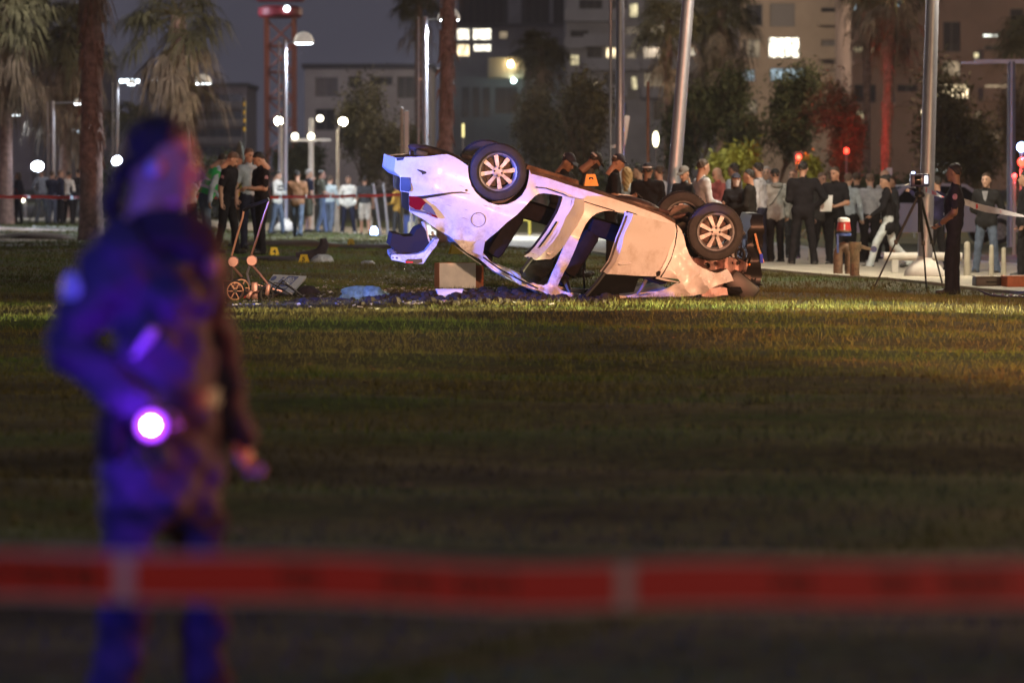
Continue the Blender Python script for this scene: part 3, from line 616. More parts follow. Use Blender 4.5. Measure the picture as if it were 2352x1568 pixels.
for (px, py, s, lab) in [(87,382,72,'dazzling work light on a stand among the left bystanders'),(272,370,72,'dazzling work light half hidden by the woman\'s head')]:
    b = G(px, s); root = thing('work_light', lab, 'work light', b, group='work lights on stands'); H = P(px, py, s).z-b.z
    for k in range(3):
        a = 2.1*k+.4; MB().tube([(0,0,.8),(.45*math.cos(a),.45*math.sin(a),0)], .016, 6).build('leg', mat('black_paint', (.03,.03,.03)), root)
    MB().tube([(0,0,.7),(0,0,H-.1)], .018, 8).build('mast', mat('black_paint', (.03,.03,.03)), root)
    MB().box((0,0,H), (.34,.10,.26), bev=.02).build('housing', mat('black_paint', (.03,.03,.03)), root)
    MB().ell((0,-.07,H), (.19,.06,.15)).build('lens', glow('work_lens', (.70,.80,1), 60), root)
    l = lamp('work_light_beam', 'SPOT', (0,-.12,H), (.70,.78,1), 2600, .12, (0,-6,H+.1), 60); l.parent = root
for (px, py, s, c, lab) in [(305,187,46,(.75,.9,1),'far cluster of white lamps right of the shaggy palm'),(380,180,46,(.7,.9,1),'far cluster of white lamps left of the skirted palm'),(184,300,60,(.6,.8,1),'small bluish lamp left of the shaggy trunk'),(58,460,60,(1,.95,.7),'small warm lamp left of the work light')]:
    p = P(px, py, s); mb = MB(); k = 4 if s == 46 else 1
    for i in range(k): mb.ell(((i-k/2)*.26,0,0), (.11,.11,.09), 10, 6)
    root = thing('far_lamp', lab, 'lamp', G(px, s)); h = p.z-root.location.z
    MB().tube([(0,0,0),(0,0,h)], .04, 8).build('pole', steel, root); o = mb.build('lamp_head', glow('far_lamp_%d' % px, c, 9), root); o.location = (0,-.1,h)
b = G(1048, 80); root = thing('wall_tube_lamp', 'short yellow tube lamp above the upturned wheels', 'lamp', G(1064, 62)); h = P(1064, 300, 62).z-root.location.z
MB().tube([(0,0,0),(0,0,h-.25)], .03, 8).build('pole', steel, root); MB().tube([(0,0,h-.25),(0,0,h+.25)], .05, 10).build('tube', glow('tube_yellow', (1,.85,.35), 1.2), root)
b = G(1506, 70); root = thing('garden_lamp', 'short upright garden lamp glowing right of the thin post', 'lamp', b); h = P(1506, 320, 70).z-b.z
MB().tube([(0,0,0),(0,0,h-.2)], .03, 8).build('pole', steel, root); MB().ell((0,0,h), (.10,.10,.26)).build('lamp_head', glow('garden_lamp', (1,.9,.55), 5), root)
# white utility cabinet behind the front wheel
b = G(1700, 150); root = thing('utility_cabinet', 'white metal utility cabinet behind the front wheel', 'cabinet', b)
MB().box((0,.2,.36), (.25,.3,.72), bev=.015).build('body', mat('cabinet_white', (.62,.60,.56), .5, var=.06), root); MB().box((0,.045,.38), (.21,.012,.6), bev=.004).build('door', mat('cabinet_white', (.62,.60,.56)), root); MB().box((.07,.034,.40), (.02,.02,.06)).build('handle', steel, root)
# ------------------------------------------------------------------ the overturned car
# frame of the wreck: a = towards its nose (right in the picture), b = away from the viewer, h = up (towards the wheels)
psi, th, rho = R(5.5), R(16.0), R(2.0)
Xc = Vector((math.cos(psi)*math.cos(th), math.sin(psi)*math.cos(th), -math.sin(th)))
U0 = Vector((math.cos(psi)*math.sin(th), math.sin(psi)*math.sin(th), math.cos(th))); L0 = Vector((-math.sin(psi), math.cos(psi), 0))
Lc = L0*math.cos(rho)+U0*math.sin(rho); Uc = U0*math.cos(rho)-L0*math.sin(rho)
SC = 210.0
def zd(x, y): return 880.5+x*.37435, 306.25+y*.37435          # zoom pixel -> frame pixel
CO = P(*zd(703, 235), SC)                                     # near rear wheel hub lies on the body side plane
CM = Matrix(((Xc.x, Lc.x, Uc.x, CO.x), (Xc.y, Lc.y, Uc.y, CO.y), (Xc.z, Lc.z, Uc.z, CO.z), (0, 0, 0, 1))); CI = CM.inverted()
ray_o = CI @ CAM
def ray(zx, zy): return (CI.to_3x3() @ (P(*zd(zx, zy), SC)-CAM)).normalized()
WID = 1.66
def onb(zx, zy, b):
    d = ray(zx, zy); t = (b-ray_o.y)/d.y; return ray_o+d*t
def side_b(a, h):
    hb = -.42-.06*(a)                                          # waist line of the body
    t = 0.0
    if h < hb: t += min(.20, (hb-h)*.36)                       # glass house leans in
    if h > .12: t += (h-.12)**2*.5
    if a < -.55: t += min(.30, ((-.55-a)**2)*.62)              # tail curves in
    if a > 2.75: t += min(.25, (a-2.75)**2*.5)
    t += .018*math.cos((h+.12)*7.0)-.018                       # crown of the flank
    return t
def S(zx, zy):
    b = 0
    for _ in range(4):
        p = onb(zx, zy, b); b = side_b(p.x, p.z)
    return onb(zx, zy, b)
car = bpy.data.objects.new('overturned_car', None); C.objects.link(car); car.empty_display_size = .1
car.matrix_world = CM; tag(car, 'wrecked white sedan lying on its roof with doors hanging open', 'car')
paint = bpy.data.materials.new('white_car_paint'); paint.use_nodes = True
def paint_nodes(m):
    n = m.node_tree.nodes; L = m.node_tree.links; b = n['Principled BSDF']; b.inputs['Roughness'].default_value = .38; b.inputs['Coat Weight'].default_value = .18; b.inputs['Coat Roughness'].default_value = .16
    tc = n.new('ShaderNodeTexCoord'); nz = n.new('ShaderNodeTexNoise'); nz.inputs['Scale'].default_value = 2.6; nz.inputs['Detail'].default_value = 9; nz.inputs['Roughness'].default_value = .72
    r = n.new('ShaderNodeValToRGB'); r.color_ramp.elements[0].position = .30; r.color_ramp.elements[0].color = (.50,.46,.41,1); r.color_ramp.elements[1].position = .50; r.color_ramp.elements[1].color = (.70,.70,.70,1)
    L.new(tc.outputs['Object'], nz.inputs['Vector']); L.new(nz.outputs['Fac'], r.inputs['Fac'])
    # mud thrown on the sills and earth ground into the roof edge
    sx = n.new('ShaderNodeSeparateXYZ'); L.new(tc.outputs['Object'], sx.inputs[0])
    up_ = n.new('ShaderNodeMapRange'); up_.inputs[1].default_value = -.02; up_.inputs[2].default_value = .22; L.new(sx.outputs['Z'], up_.inputs[0])
    dn_ = n.new('ShaderNodeMapRange'); dn_.inputs[1].default_value = -.62; dn_.inputs[2].default_value = -.92; L.new(sx.outputs['Z'], dn_.inputs[0])
    mxx = n.new('ShaderNodeMath'); mxx.operation = 'MAXIMUM'; L.new(up_.outputs[0], mxx.inputs[0]); L.new(dn_.outputs[0], mxx.inputs[1])
    n3 = n.new('ShaderNodeTexNoise'); n3.inputs['Scale'].default_value = 7; n3.inputs['Detail'].default_value = 10; n3.inputs['Roughness'].default_value = .75; L.new(tc.outputs['Object'], n3.inputs['Vector'])
    m3 = n.new('ShaderNodeMapRange'); m3.inputs[1].default_value = .42; m3.inputs[2].default_value = .62; L.new(n3.outputs['Fac'], m3.inputs[0])
    mul = n.new('ShaderNodeMath'); mul.operation = 'MULTIPLY'; L.new(mxx.outputs[0], mul.inputs[0]); L.new(m3.outputs[0], mul.inputs[1])
    m4 = n.new('ShaderNodeMath'); m4.operation = 'MULTIPLY'; m4.inputs[1].default_value = .8; L.new(mul.outputs[0], m4.inputs[0]); dn_.inputs[1].default_value = -.45
    mc = n.new('ShaderNodeMix'); mc.data_type = 'RGBA'; L.new(m4.outputs[0], mc.inputs[0]); L.new(r.outputs['Color'], mc.inputs[6]); mc.inputs[7].default_value = (.17,.11,.07,1); L.new(mc.outputs[2], b.inputs['Base Color'])
    bp = n.new('ShaderNodeBump'); bp.inputs['Strength'].default_value = .05; bp.inputs['Distance'].default_value = .02; n2 = n.new('ShaderNodeTexNoise'); n2.inputs['Scale'].default_value = 5; n2.inputs['Detail'].default_value = 2
    L.new(tc.outputs['Object'], n2.inputs['Vector']); L.new(n2.outputs['Fac'], bp.inputs['Height']); L.new(bp.outputs['Normal'], b.inputs['Normal'])
paint_nodes(paint)
blackp = mat('black_plastic', (.012,.012,.013), .45); trim = mat('dark_trim', (.012,.011,.013), .85, var=.3, vs=8, spec=.2); dirt = mat('muddy_underbody', (.13,.075,.05), .9, var=.45, vs=7, bump=.6, bs=25)
rubber = mat('tyre_rubber', (.028,.026,.027), .75, var=.3, vs=9, bump=.2, bs=40); alloy = mat('alloy', (.36,.35,.36), .45, .55, var=.35, vs=14); iron = mat('rusty_iron', (.10,.07,.06), .6, .5, var=.5, vs=9)
cglass = mat('tinted_glass', (.02,.022,.025), .06, trans=.6)
ARCH = [(519,215),(524,270),(540,320),(565,360),(600,395),(650,426),(705,441),(760,436),(810,415),(850,382),(878,335),(892,280),(897,225)]
OUT = [(75,150),(130,146),(200,146),(290,140),(345,132),(390,128),(430,142),(470,165),(519,200)]+ARCH+[(905,248),(1000,272),(1100,306),(1250,352),(1400,398),(1550,448),(1700,503),(1788,552),
       (1800,590),(1786,690),(1762,770),(1730,830),(1696,884),(1816,912),(1770,950),(1700,975),(1600,990),(1480,1006),(1400,1012),(1280,1014),(1180,1010),(1060,1002),(960,975),(890,945),(830,920),(760,885),(700,850),(620,800),(540,745),(480,698),(420,650),(360,604),(300,565),(225,520),(160,478),(158,420),(160,366),(105,356),(104,268),(66,235)]
ROP = [(930,386),(950,373),(985,368),(1050,376),(1110,390),(1160,406),(1205,420),(1180,500),(1130,640),(1090,740),(1050,830),(1010,925),(985,940),(940,932),(890,892),(800,856),(740,828),(690,800),(650,776),(612,742),(606,705),(618,678),(650,645),(700,602),(760,545),(820,500),(870,450),(900,415)]
FOP = [(1352,478),(1385,474),(1425,480),(1530,512),(1640,545),(1740,578),(1772,600),(1764,690),(1735,780),(1700,845),(1672,892),(1730,905),(1806,914),(1745,948),(1690,966),(1600,980),(1480,992),(1400,996),(1280,996),(1180,988),(1125,976),(1095,958),(1072,935),(1085,900),(1110,850),(1140,800),(1165,740),(1190,680),(1212,620),(1240,560),(1270,520),(1310,490)]
_dr = random.Random(11); DENTS = [(_dr.uniform(-1.3,2.4), _dr.uniform(-.9,.25), _dr.uniform(.06,.22), _dr.uniform(.008,.028), _dr.uniform(-.8,.8)) for _ in range(34)]
def dent(p):
    p = p.copy(); d = 0
    for a, h, r, z, t in DENTS:
        u = (p.x-a)*math.cos(t)+(p.z-h)*math.sin(t); v = -(p.x-a)*math.sin(t)+(p.z-h)*math.cos(t); q = (u/r)**2+(v/(r*.45))**2
        if q < 6: d += z*math.exp(-q)
    if p.z < -.62: k = min(1, (-.62-p.z)/.25); d += k*(.030*abs(math.sin(p.x*11+p.z*9))+.014*math.sin(p.x*31)); p.z += k*.012*math.sin(p.x*17)
    p.y += d; return p
side = panel('body_side', OUT, [ROP, FOP], S, 17, (0, .05, 0), paint, car, post=dent, ang=32)
# the far side is the same pressing seen from within
panel('body_side', OUT, [ROP, FOP], lambda x, y: (lambda p: Vector((p.x, WID-p.y, p.z)))(S(x, y)), 60, (0, -.04, 0), paint, car, grid=False)
def loft(name, pts, m, k=9, crown=(0,0,0), b0=0, step=40, noise=0, b1=None):
    rows = [S(*p) for p in dens(pts, step, False)]; mb = MB(); vs = []
    for p in rows:
        x0 = max(p.y, 0)+b0; x1 = WID-x0 if b1 is None else b1
        for j in range(k):
            t = j/(k-1); c = 4*t*(1-t); q = Vector((p.x+crown[0]*c, x0+(x1-x0)*t, p.z+crown[2]*c))
            if noise: q += Vector((0,0,1))*noise*math.sin(q.x*9+t*11)*math.sin(q.x*4.3-t*7)
            vs.append(q)
    n = len(rows); fs = [(i*k+j, (i+1)*k+j, (i+1)*k+j+1, i*k+j+1) for i in range(n-1) for j in range(k-1)]
    mb.add(vs, fs); return mb.build(name, m, car, True, 60)
loft('rocker_panel', [(905,250),(1000,274),(1100,308),(1250,354),(1400,400),(1550,450),(1700,505),(1790,555)], dirt, 5, (0,0,.035), 0, 40, .01, .16)
loft('underbody', [(905,262),(1100,318),(1400,410),(1700,515),(1800,570)], dirt, 8, (0,0,.03), .14, 40, .02)
loft('underbody', [(90,160),(290,152),(470,172),(700,230),(905,262)], dirt, 8, (0,0,.02), .30, 40, .02)
loft('rear_bumper_skin', [(78,151),(68,235),(104,268)], paint, 14, (-.10,0,0), .0, 14)
loft('rear_panel', [(106,268),(106,356),(160,367),(160,478)], blackp, 9, (-.03,0,0), .05, 30)
loft('boot_floor', [(160,478),(300,470),(420,480),(560,500)], trim, 6, (0,0,0), .08)
loft('rear_window', [(440,668),(540,745),(640,812)], cglass, 8, (-.02,0,-.03), .10)
loft('roof', [(640,814),(700,852),(830,922),(960,977),(1060,1004),(1180,1012),(1280,1016),(1480,1008),(1600,992),(1770,952)], paint, 12, (0,0,-.015), .0, 30, .012)
loft('floor_pan', [(905,300),(1100,350),(1400,445),(1700,545),(1790,590)], blackp, 5, (0,0,.0), .10)
loft('bulkhead', [(1790,590),(1770,760),(1720,880)], blackp, 6, (0,0,0), .06)
# wheel wells
for pts, bd in [(ARCH, .5), ([(1800,560),(1842,610),(1858,690),(1898,775),(1960,832),(2040,852),(2105,838)], .5)]:
    rows = [S(*p) for p in pts]; vs = []
    for p in rows: vs += [p+Vector((0,.045,0)), p+Vector((0,bd,0))]
    c = sum((r for r in rows), Vector())/len(rows)+Vector((0,bd,.0))
    vs.append(c); n = len(rows); fs = [(2*i, 2*i+2, 2*i+3, 2*i+1) for i in range(n-1)]+[(2*i+1, 2*i+3, 2*n) for i in range(n-1)]
    MB().add(vs, fs).build('wheel_well', blackp, car, True, 60)
# front wing, crumpled
def crump(p):
    p = p.copy(); k = max(0, min(1, (p.x-2.05)/.5)); p.y += k*(.06*abs(math.sin(p.x*9+p.z*13))+.035*abs(math.sin(p.x*19-p.z*9))-.06)-.006; p.z += k*.008*math.sin(p.x*21); return p
WING = [(1800,560),(1826,590),(1842,630),(1856,690),(1874,735),(1898,775),(1925,805),(1960,830),(2005,845),(2045,851),(2080,845),(2110,835),(2132,868),(2150,905),(2105,918),(2060,930),(2000,950),(1975,982),(1900,998),(1800,1001),(1700,1003),(1560,1006),(1440,1013),(1520,1000),(1600,992),(1700,973),(1770,949),(1822,912),(1806,893),(1706,884),(1740,825),(1768,770),(1792,690),(1806,600)]
panel('front_wing', WING, [], S, 17, (0, .012, 0), paint, car, post=crump, ang=24)
panel('crushed_bonnet', [(1958,975),(2000,948),(2060,945),(2110,955),(2118,995),(2050,1002),(1960,1000)], [], lambda x, y: S(x, y)+Vector((0,.03,0)), 14, (0, .25, 0), mat('pink_scuffed_paint', (.70,.50,.48), .5, var=.2), car, post=crump, ang=30)
# dark gaps, rips and seams in the skin
def mark(name, pts, m, off=-.004, th_=.003): return panel(name, pts, [], lambda x, y: S(x, y)+Vector((0, off, 0)), 30, (0, th_, 0), m, car, False)
mark('bumper_gap', [(158,388),(240,384),(330,372),(420,360),(480,358),(535,372),(480,368),(420,372),(330,388),(240,402)], blackp)
mark('skin_rip', [(205,220),(235,226),(262,236),(265,246),(240,254),(232,240),(212,230)], blackp)
mark('bumper_hole', [(106,268),(168,272),(170,345),(155,360),(106,352)], blackp)
mark('bumper_corner', [(78,150),(130,146),(120,164),(84,168)], blackp)
mark('paint_chip', [(500,345),(514,343),(518,354),(505,358)], blackp); mark('side_repeater', [(1770,848),(1800,852),(1806,862),(1778,860)], blackp); mark('mirror_hole', [(1668,856),(1690,842),(1702,848),(1696,872),(1676,880)], blackp, -.012)
# tail lamp
redl = mat('red_lamp_glass', (.22,.006,.012), .12, coat=1); clear = mat('clear_lamp_glass', (.35,.36,.42), .08, .6, coat=1)
tl = mark('tail_lamp', [(158,385),(206,388),(240,404),(262,425),(240,446),(226,470),(196,466),(158,444)], redl, -.018, .05)
for pts, m, nm in [([(262,425),(290,446),(312,478),(326,506),(260,478),(240,468),(246,446)], clear, 'clear_lens'), ([(326,506),(334,522),(300,508),(262,492),(290,488)], redl, 'lens_tip'), ([(196,466),(226,472),(262,480),(320,508),(250,492),(165,474),(158,450)], clear, 'lower_lens')]:
    o = mark(nm, pts, m, -.016, .04); o.parent = tl
# fuel flap seam
rng_pts = [S(582+44*math.cos(k*6.283/28), 530+43*math.sin(k*6.283/28))+Vector((0,-.001,0)) for k in range(29)]
MB().tube(rng_pts, .0035, 5, cap=False).build('fuel_flap_seam', mat('seam_shadow', (.10,.09,.10), .8), car)
for k, pts in enumerate([[(935,330),(1000,338),(1100,372),(1170,402)], [(1180,402),(1300,440),(1420,476)]]):
    MB().tube([S(*p)+Vector((0,-.002,0)) for p in dens(pts, 20, False)], .006, 5).build('sill_seam', trim, car)
MB().tube([S(*p)+Vector((0,-.004,0)) for p in dens([(612,760),(720,838),(840,900),(950,952)], 20, False)], .008, 5).build('roof_drip_rail', trim, car)
# reinforcement plate at the foot of the rear pillar
mark('pillar_plate', [(528,715),(560,672),(585,655),(625,655),(608,752),(560,735)], mat('grey_primer', (.50,.49,.50), .5), -.006, .006)
# ------------------------------------------------------------------ wheels
def wheel(c, spin, ax=None, parent=car):
    M3 = ax or Matrix(((1,0,0),(0,0,-1),(0,1,0)))              # lathe axis z -> -b (outer face towards the viewer)
    M = Matrix.Translation(c) @ M3.to_4x4()
    w = bpy.data.objects.new('wheel', None); C.objects.link(w); w.parent = parent; w.matrix_local = M; w.empty_display_size = .1
    Ro, Ri = .312, .205
    t = MB().lathe([(Ri,-.10),(Ri+.03,-.115),(Ro-.05,-.115),(Ro-.012,-.10),(Ro,-.07),(Ro,.07),(Ro-.012,.095),(Ro-.05,.112),(Ri+.03,.112),(Ri,.09)], 56, cap=False)
    t.build('tyre', rubber, w, True, 30)
    mb = MB()
    for k in range(56):
        for zz in (-.05, 0, .05):
            a = k*6.2832/56+zz*2; mb.box((Ro*math.cos(a), Ro*math.sin(a), zz), (.010,.020,.036), Matrix.Rotation(a,3,'Z'))
    mb.build('tread', rubber, w, False)
    rim = MB().lathe([(Ri+.004,-.10),(Ri-.012,-.09),(Ri-.03,-.02),(Ri-.03,.05),(Ri-.012,.085),(Ri+.004,.094),(Ri+.006,.088)], 48, cap=False).build('rim', alloy, w, True, 30)
    for k in range(8):
        a = spin+(k//2)*math.pi/2+(.40 if k % 2 else -.40)
        d = Vector((math.cos(a), math.sin(a), 0)); n = Vector((-d.y, d.x, 0)); am = spin+(k//2)*math.pi/2; d0 = Vector((math.cos(am+(a-am)*.75), math.sin(am+(a-am)*.75), 0)); n0 = Vector((-d0.y, d0.x, 0))
        q0 = d0*.045; q1 = d*(Ri-.018); vs = []
        for z in (.045, .072): vs += [q0-n0*.016+Vector((0,0,z+.008)), q0+n0*.016+Vector((0,0,z+.008)), q1+n*.024+Vector((0,0,z)), q1-n*.024+Vector((0,0,z))]
        MB().add(vs, [(0,3,2,1),(4,5,6,7),(0,1,5,4),(1,2,6,5),(2,3,7,6),(3,0,4,7)]).build('spoke', alloy, w, False)
    MB().lathe([(.062,.03),(.066,.07),(.055,.084),(.02,.088),(.001,.088)], 20).build('hub', alloy, w)
    for k in range(4):
        a = spin+k*math.pi/2+math.pi/4*0; MB().lathe([(.012,.07),(.012,.095),(.006,.10)], 8, Matrix.Translation((.042*math.cos(a), .042*math.sin(a), 0))).build('wheel_nut', blackp, w)
    MB().lathe([(.14,-.05),(.14,-.03),(.03,-.03)], 32).lathe([(.165,-.09),(.165,-.075),(.05,-.07),(.001,-.07)], 24).build('brake_disc', iron, w)
    return w
FARM = Matrix(((1,0,0),(0,0,1),(0,-1,0)))
cr = onb(700, 236, .09); cf = onb(2030, 602, .12)
wheel(cr, R(0)); wheel(cr+Vector((-.02, WID-.22, .0)), R(20), FARM)
wheel(cf, R(14), Matrix.Rotation(R(4),3,'Z') @ Matrix(((1,0,0),(0,0,-1),(0,1,0)))); wheel(cf+Vector((-.20, WID-.30, .03)), R(50), FARM)
MB().tube([cr+Vector((0,.1,-.02)), cr+Vector((0,WID-.3,-.02))], .045, 10).build('rear_axle', iron, car); MB().tube([cf+Vector((0,.1,0)), cf+Vector((-.2,WID-.4,.03))], .03, 10).build('drive_shaft', iron, car)
# exhaust box and hooks on the tail
MB().ell(onb(330,128,.7), (.34,.18,.07), 14, 8).build('exhaust_box', iron, car); MB().tube([onb(480,140,.8), onb(900,230,.85), onb(1400,390,.85), onb(1750,490,.85)], .03, 8).build('exhaust_pipe', iron, car)
MB().tube([onb(165,140,.5), onb(165,106,.5), onb(182,104,.5)], .012, 6).build('towing_hook', iron, car); MB().box(onb(230,125,.5), (.14,.2,.08), bev=.02).build('bumper_bracket', blackp, car)
# running gear along the upturned floor
for b_ in (.35, 1.25):
    MB().tube([cr+Vector((.05,b_,-.05)), cr+Vector((.35,b_,.06)), cr+Vector((.62,b_,-.02))], [.03,.026,.03], 7).build('trailing_arm', iron, car)
    MB().tube([cf+Vector((0,b_,.0)), cf+Vector((-.28,b_+.05,.10)), cf+Vector((-.42,b_+.1,.02))], [.03,.028,.03], 7).build('control_arm', iron, car)
    MB().tube([cr+Vector((-.12,b_,-.16)), cr+Vector((-.02,b_,.02))], .035, 8).build('damper', iron, car)
MB().box(onb(1010,262,.85), (.62,1.0,.12), Matrix.Rotation(.02,3,'Y'), bev=.04).build('fuel_tank', dirt, car)
MB().ell(onb(1560,430,.62), (.26,.14,.06), 12, 7).build('catalyst', iron, car)
for k in range(7): MB().box(onb(1050+k*100,305+k*33,.06+.015*(k%3)), (.12,.05,.02+.012*(k%2)), bev=.006).build('floor_bracket', dirt, car)
# scuffs scratched into the flank while it rolled
scm = mat('scratched_primer', (.30,.28,.28), .7)
for k in range(22):
    x = random.uniform(200,1000); y = 250+random.uniform(0,420)*(.4+.6*x/1000)
    if inside(OUT, x, y) and not inside(ROP, x, y) and inside(OUT, x+46, y+16) and not inside(ROP, x+46, y+16):
        ln_ = random.uniform(14,46); MB().tube([S(x, y)+Vector((0,-.0005,0)), S(x+ln_*.5, y+ln_*.16+random.uniform(-2,2))+Vector((0,-.0012,0)), S(x+ln_, y+ln_*.33)+Vector((0,-.0005,0))], [.0008,.0022,.0008], 4).build('scratch', scm, car)
# ------------------------------------------------------------------ seats and cabin
def seat(a, b, hz, w):
    r = bpy.data.objects.new('seat', None); C.objects.link(r); r.parent = car; r.location = (a, b, hz)
    MB().box((0,0,-.10), (.50,w,.20), bev=.07).build('cushion', trim, r)
    MB().box((-.26,0,-.42), (.18,w,.56), Matrix.Rotation(R(16),3,'Y'), bev=.07).build('backrest', trim, r)
    MB().box((-.35,0,-.76), (.11,w*.5,.15), bev=.045).build('headrest', trim, r)
p = onb(1330, 560, .5); q = onb(960, 470, .5)
for b in (.48, 1.18): seat(p.x+.12, b, p.z+.06, .48)
seat(q.x-.05, .83, q.z+.06, 1.25)
MB().box((p.x+.72,.83,p.z-.28), (.34,1.3,.34), bev=.1).build('dashboard', trim, car)
st = Matrix.Translation((p.x+.48,.48,p.z-.36)) @ Matrix.Rotation(R(65),4,'Y')
MB().tube([st @ Vector((.18*math.cos(k*.2618),.18*math.sin(k*.2618),0)) for k in range(25)], .016, 6, cap=False).tube([st @ Vector((-.17,0,0)), st @ Vector((.17,0,0))], .02, 6).build('steering_wheel', blackp, car)
MB().tube([S(1240,840)+Vector((0,.25,0)), S(1252,960)+Vector((0,.3,0))], .012, 6).build('seat_belt', blackp, car)
# torn weather strip hanging in the front opening
MB().tube([S(1090,880)+Vector((0,.1,0)), S(1118,900)+Vector((0,.12,0)), S(1140,960)+Vector((0,.05,0)), S(1155,992)+Vector((0,.0,0))], [.05,.045,.03,.012], 7).build('torn_strip', blackp, car)
# ------------------------------------------------------------------ doors
def door(hinge_px, phi, outer, holes_glass, thick, handle, nm, frame):
    hp = S(*hinge_px); d = Vector((-math.cos(phi), -math.sin(phi), 0)); nrm = Vector((math.sin(phi), -math.cos(phi), 0))   # outer face normal
    def fm(x, y):
        r = ray(x, y); t = (hp-ray_o).dot(nrm)/r.dot(nrm); p = ray_o+r*t
        return p+nrm*(.02*math.cos((p.z+.10)*5.5)-.02)
    root = bpy.data.objects.new(nm, None); C.objects.link(root); root.parent = car; root.empty_display_size = .1
    panel('door_skin', outer, [], fm, 15, -nrm*.025, paint, root, post=lambda p: p-nrm*(.010*math.exp(-((p.z+.25)/.10)**2)*(1+math.sin(p.x*9))+.006*math.sin(p.x*7+p.z*13)), ang=32)
    ctr = (sum(p[0] for p in outer)/len(outer), sum(p[1] for p in outer)/len(outer))
    panel('door_shell', [(ctr[0]+(p[0]-ctr[0])*.992, ctr[1]+(p[1]-ctr[1])*.992) for p in outer], [], lambda x, y: fm(x, y)-nrm*.028, 30, -nrm*thick, paint, root)
    inner = [(ctr[0]+(p[0]-ctr[0])*.9, ctr[1]+(p[1]-ctr[1])*.93) for p in outer]
    panel('door_card', inner, [], lambda x, y: fm(x, y)-nrm*(.031+thick), 60, -nrm*.03, trim, root, False)
    sl = [(p[0], p[1]) for p in outer]
    lx = sorted([p for p in sl if p[0] <= ctr[0]], key=lambda p: p[1])
    if len(lx) > 2: MB().tube([fm(*p)-nrm*(.03+thick*.55)+d*.006 for p in dens(lx, 12, False)], .011, 6).build('weather_strip', blackp, root)
    hx, hy = handle; e1 = (fm(hx+30, hy-4)-fm(hx, hy)).normalized(); c = fm(hx, hy)+nrm*.022
    hd = MB().tube([c-e1*.085-nrm*.02, c-e1*.07+nrm*.012, c+e1*.07+nrm*.012, c+e1*.085-nrm*.02], .013, 8).build('handle', paint, root)
    if frame:
        MB().tube([fm(*p)-nrm*.05 for p in dens(frame, 15, False)], .022, 8).build('window_frame', blackp, root)
        panel('window_glass', holes_glass, [], lambda x, y: fm(x, y)-nrm*.055, 60, -nrm*.005, cglass, root, False)
    return root
FD = [(1530,492),(1590,510),(1660,530),(1740,550),(1780,560),(1796,580),(1790,640),(1778,690),(1762,745),(1738,805),(1712,852),(1692,882),(1600,880),(1500,874),(1390,868),(1412,840),(1440,800),(1456,750),(1468,700),(1480,650),(1498,600),(1516,550),(1526,520)]
door((1790,640), R(38), FD, [(1400,872),(1690,886),(1600,905),(1570,985),(1275,1012),(1330,950)], .10, (1492,800), 'front_door', [(1390,868),(1340,930),(1262,1008)])
MB().tube([S(1612,900), S(1580,960), S(1558,985)], [.02,.018,.012], 7).build('window_divider', mat('dull_steel', (.35,.33,.38), .4, .6), car)
RD = [(1172,402),(1200,404),(1232,404),(1234,450),(1232,520),(1185,600),(1130,690),(1075,760),(1050,778),(952,783),(985,762),(1020,725),(1052,680),(1085,628),(1118,560),(1145,500),(1164,440)]
door((1234,480), R(66), RD, [(960,786),(1100,770),(1080,850),(1000,918),(930,930),(885,895),(888,862)], .11, (1040,740), 'rear_door', [(952,783),(915,825),(884,862)])
# ------------------------------------------------------------------ boot lid torn off and hanging, engine bay
tr = bpy.data.objects.new('boot_lid', None); C.objects.link(tr); tr.parent = car
def BL(x, y, b): return onb(x, y, b)
mb = MB(); rimp = [(48,748),(70,742),(150,745),(215,740),(255,725),(290,680),(318,650),(342,650),(325,690),(296,725),(270,760),(245,800),(200,800),(140,795),(85,782),(50,775)]
panel('lid_skin', rimp, [], lambda x, y: BL(x, y, .12-.0006*(x-48)), 18, (0,.9,.02), paint, tr)
panel('lid_liner', [(40,690),(55,615),(90,618),(130,635),(180,632),(205,590),(245,572),(262,600),(275,660),(292,680),(255,726),(215,741),(150,746),(75,740),(62,700)], [], lambda x, y: BL(x, y, .2), 25, (0,.7,0), mat('boot_liner', (.016,.013,.020), .95), tr)
panel('number_lamp', [(135,782),(150,772),(200,772),(235,768),(240,790),(215,796),(150,796)], [], lambda x, y: BL(x, y, .0), 40, (0,.03,0), blackp, tr, False)
panel('reflector', [(134,784),(182,786),(182,796),(138,796)], [], lambda x, y: BL(x, y, -.015), 40, (0,.02,0), mat('red_reflector', (.6,.03,.03), .15, emit=(1,.05,.03), es=.0), tr, False)
for k, pts in enumerate([[(248,545),(262,590),(272,640),(286,680)], [(240,540),(250,560),(256,600),(265,650),(280,690)], [(300,600),(312,640),(325,655)]]):
    MB().tube([BL(x, y, .22+.2*k) for x, y in pts], .018, 7).build('hinge_arm', paint, tr)
mb = MB()
for k in range(16): mb.ell(BL(random.uniform(42,95), random.uniform(715,765), random.uniform(.05,.3)), (.016,.01,.012), 6, 4, 0, Matrix.Rotation(random.uniform(0,3),3,'X'))
mb.build('broken_lamp_shards', clear, tr, False)
eng = bpy.data.objects.new('engine_bay', None); C.objects.link(eng); eng.parent = car
e_ = lambda x, y, b: onb(x, y, b)
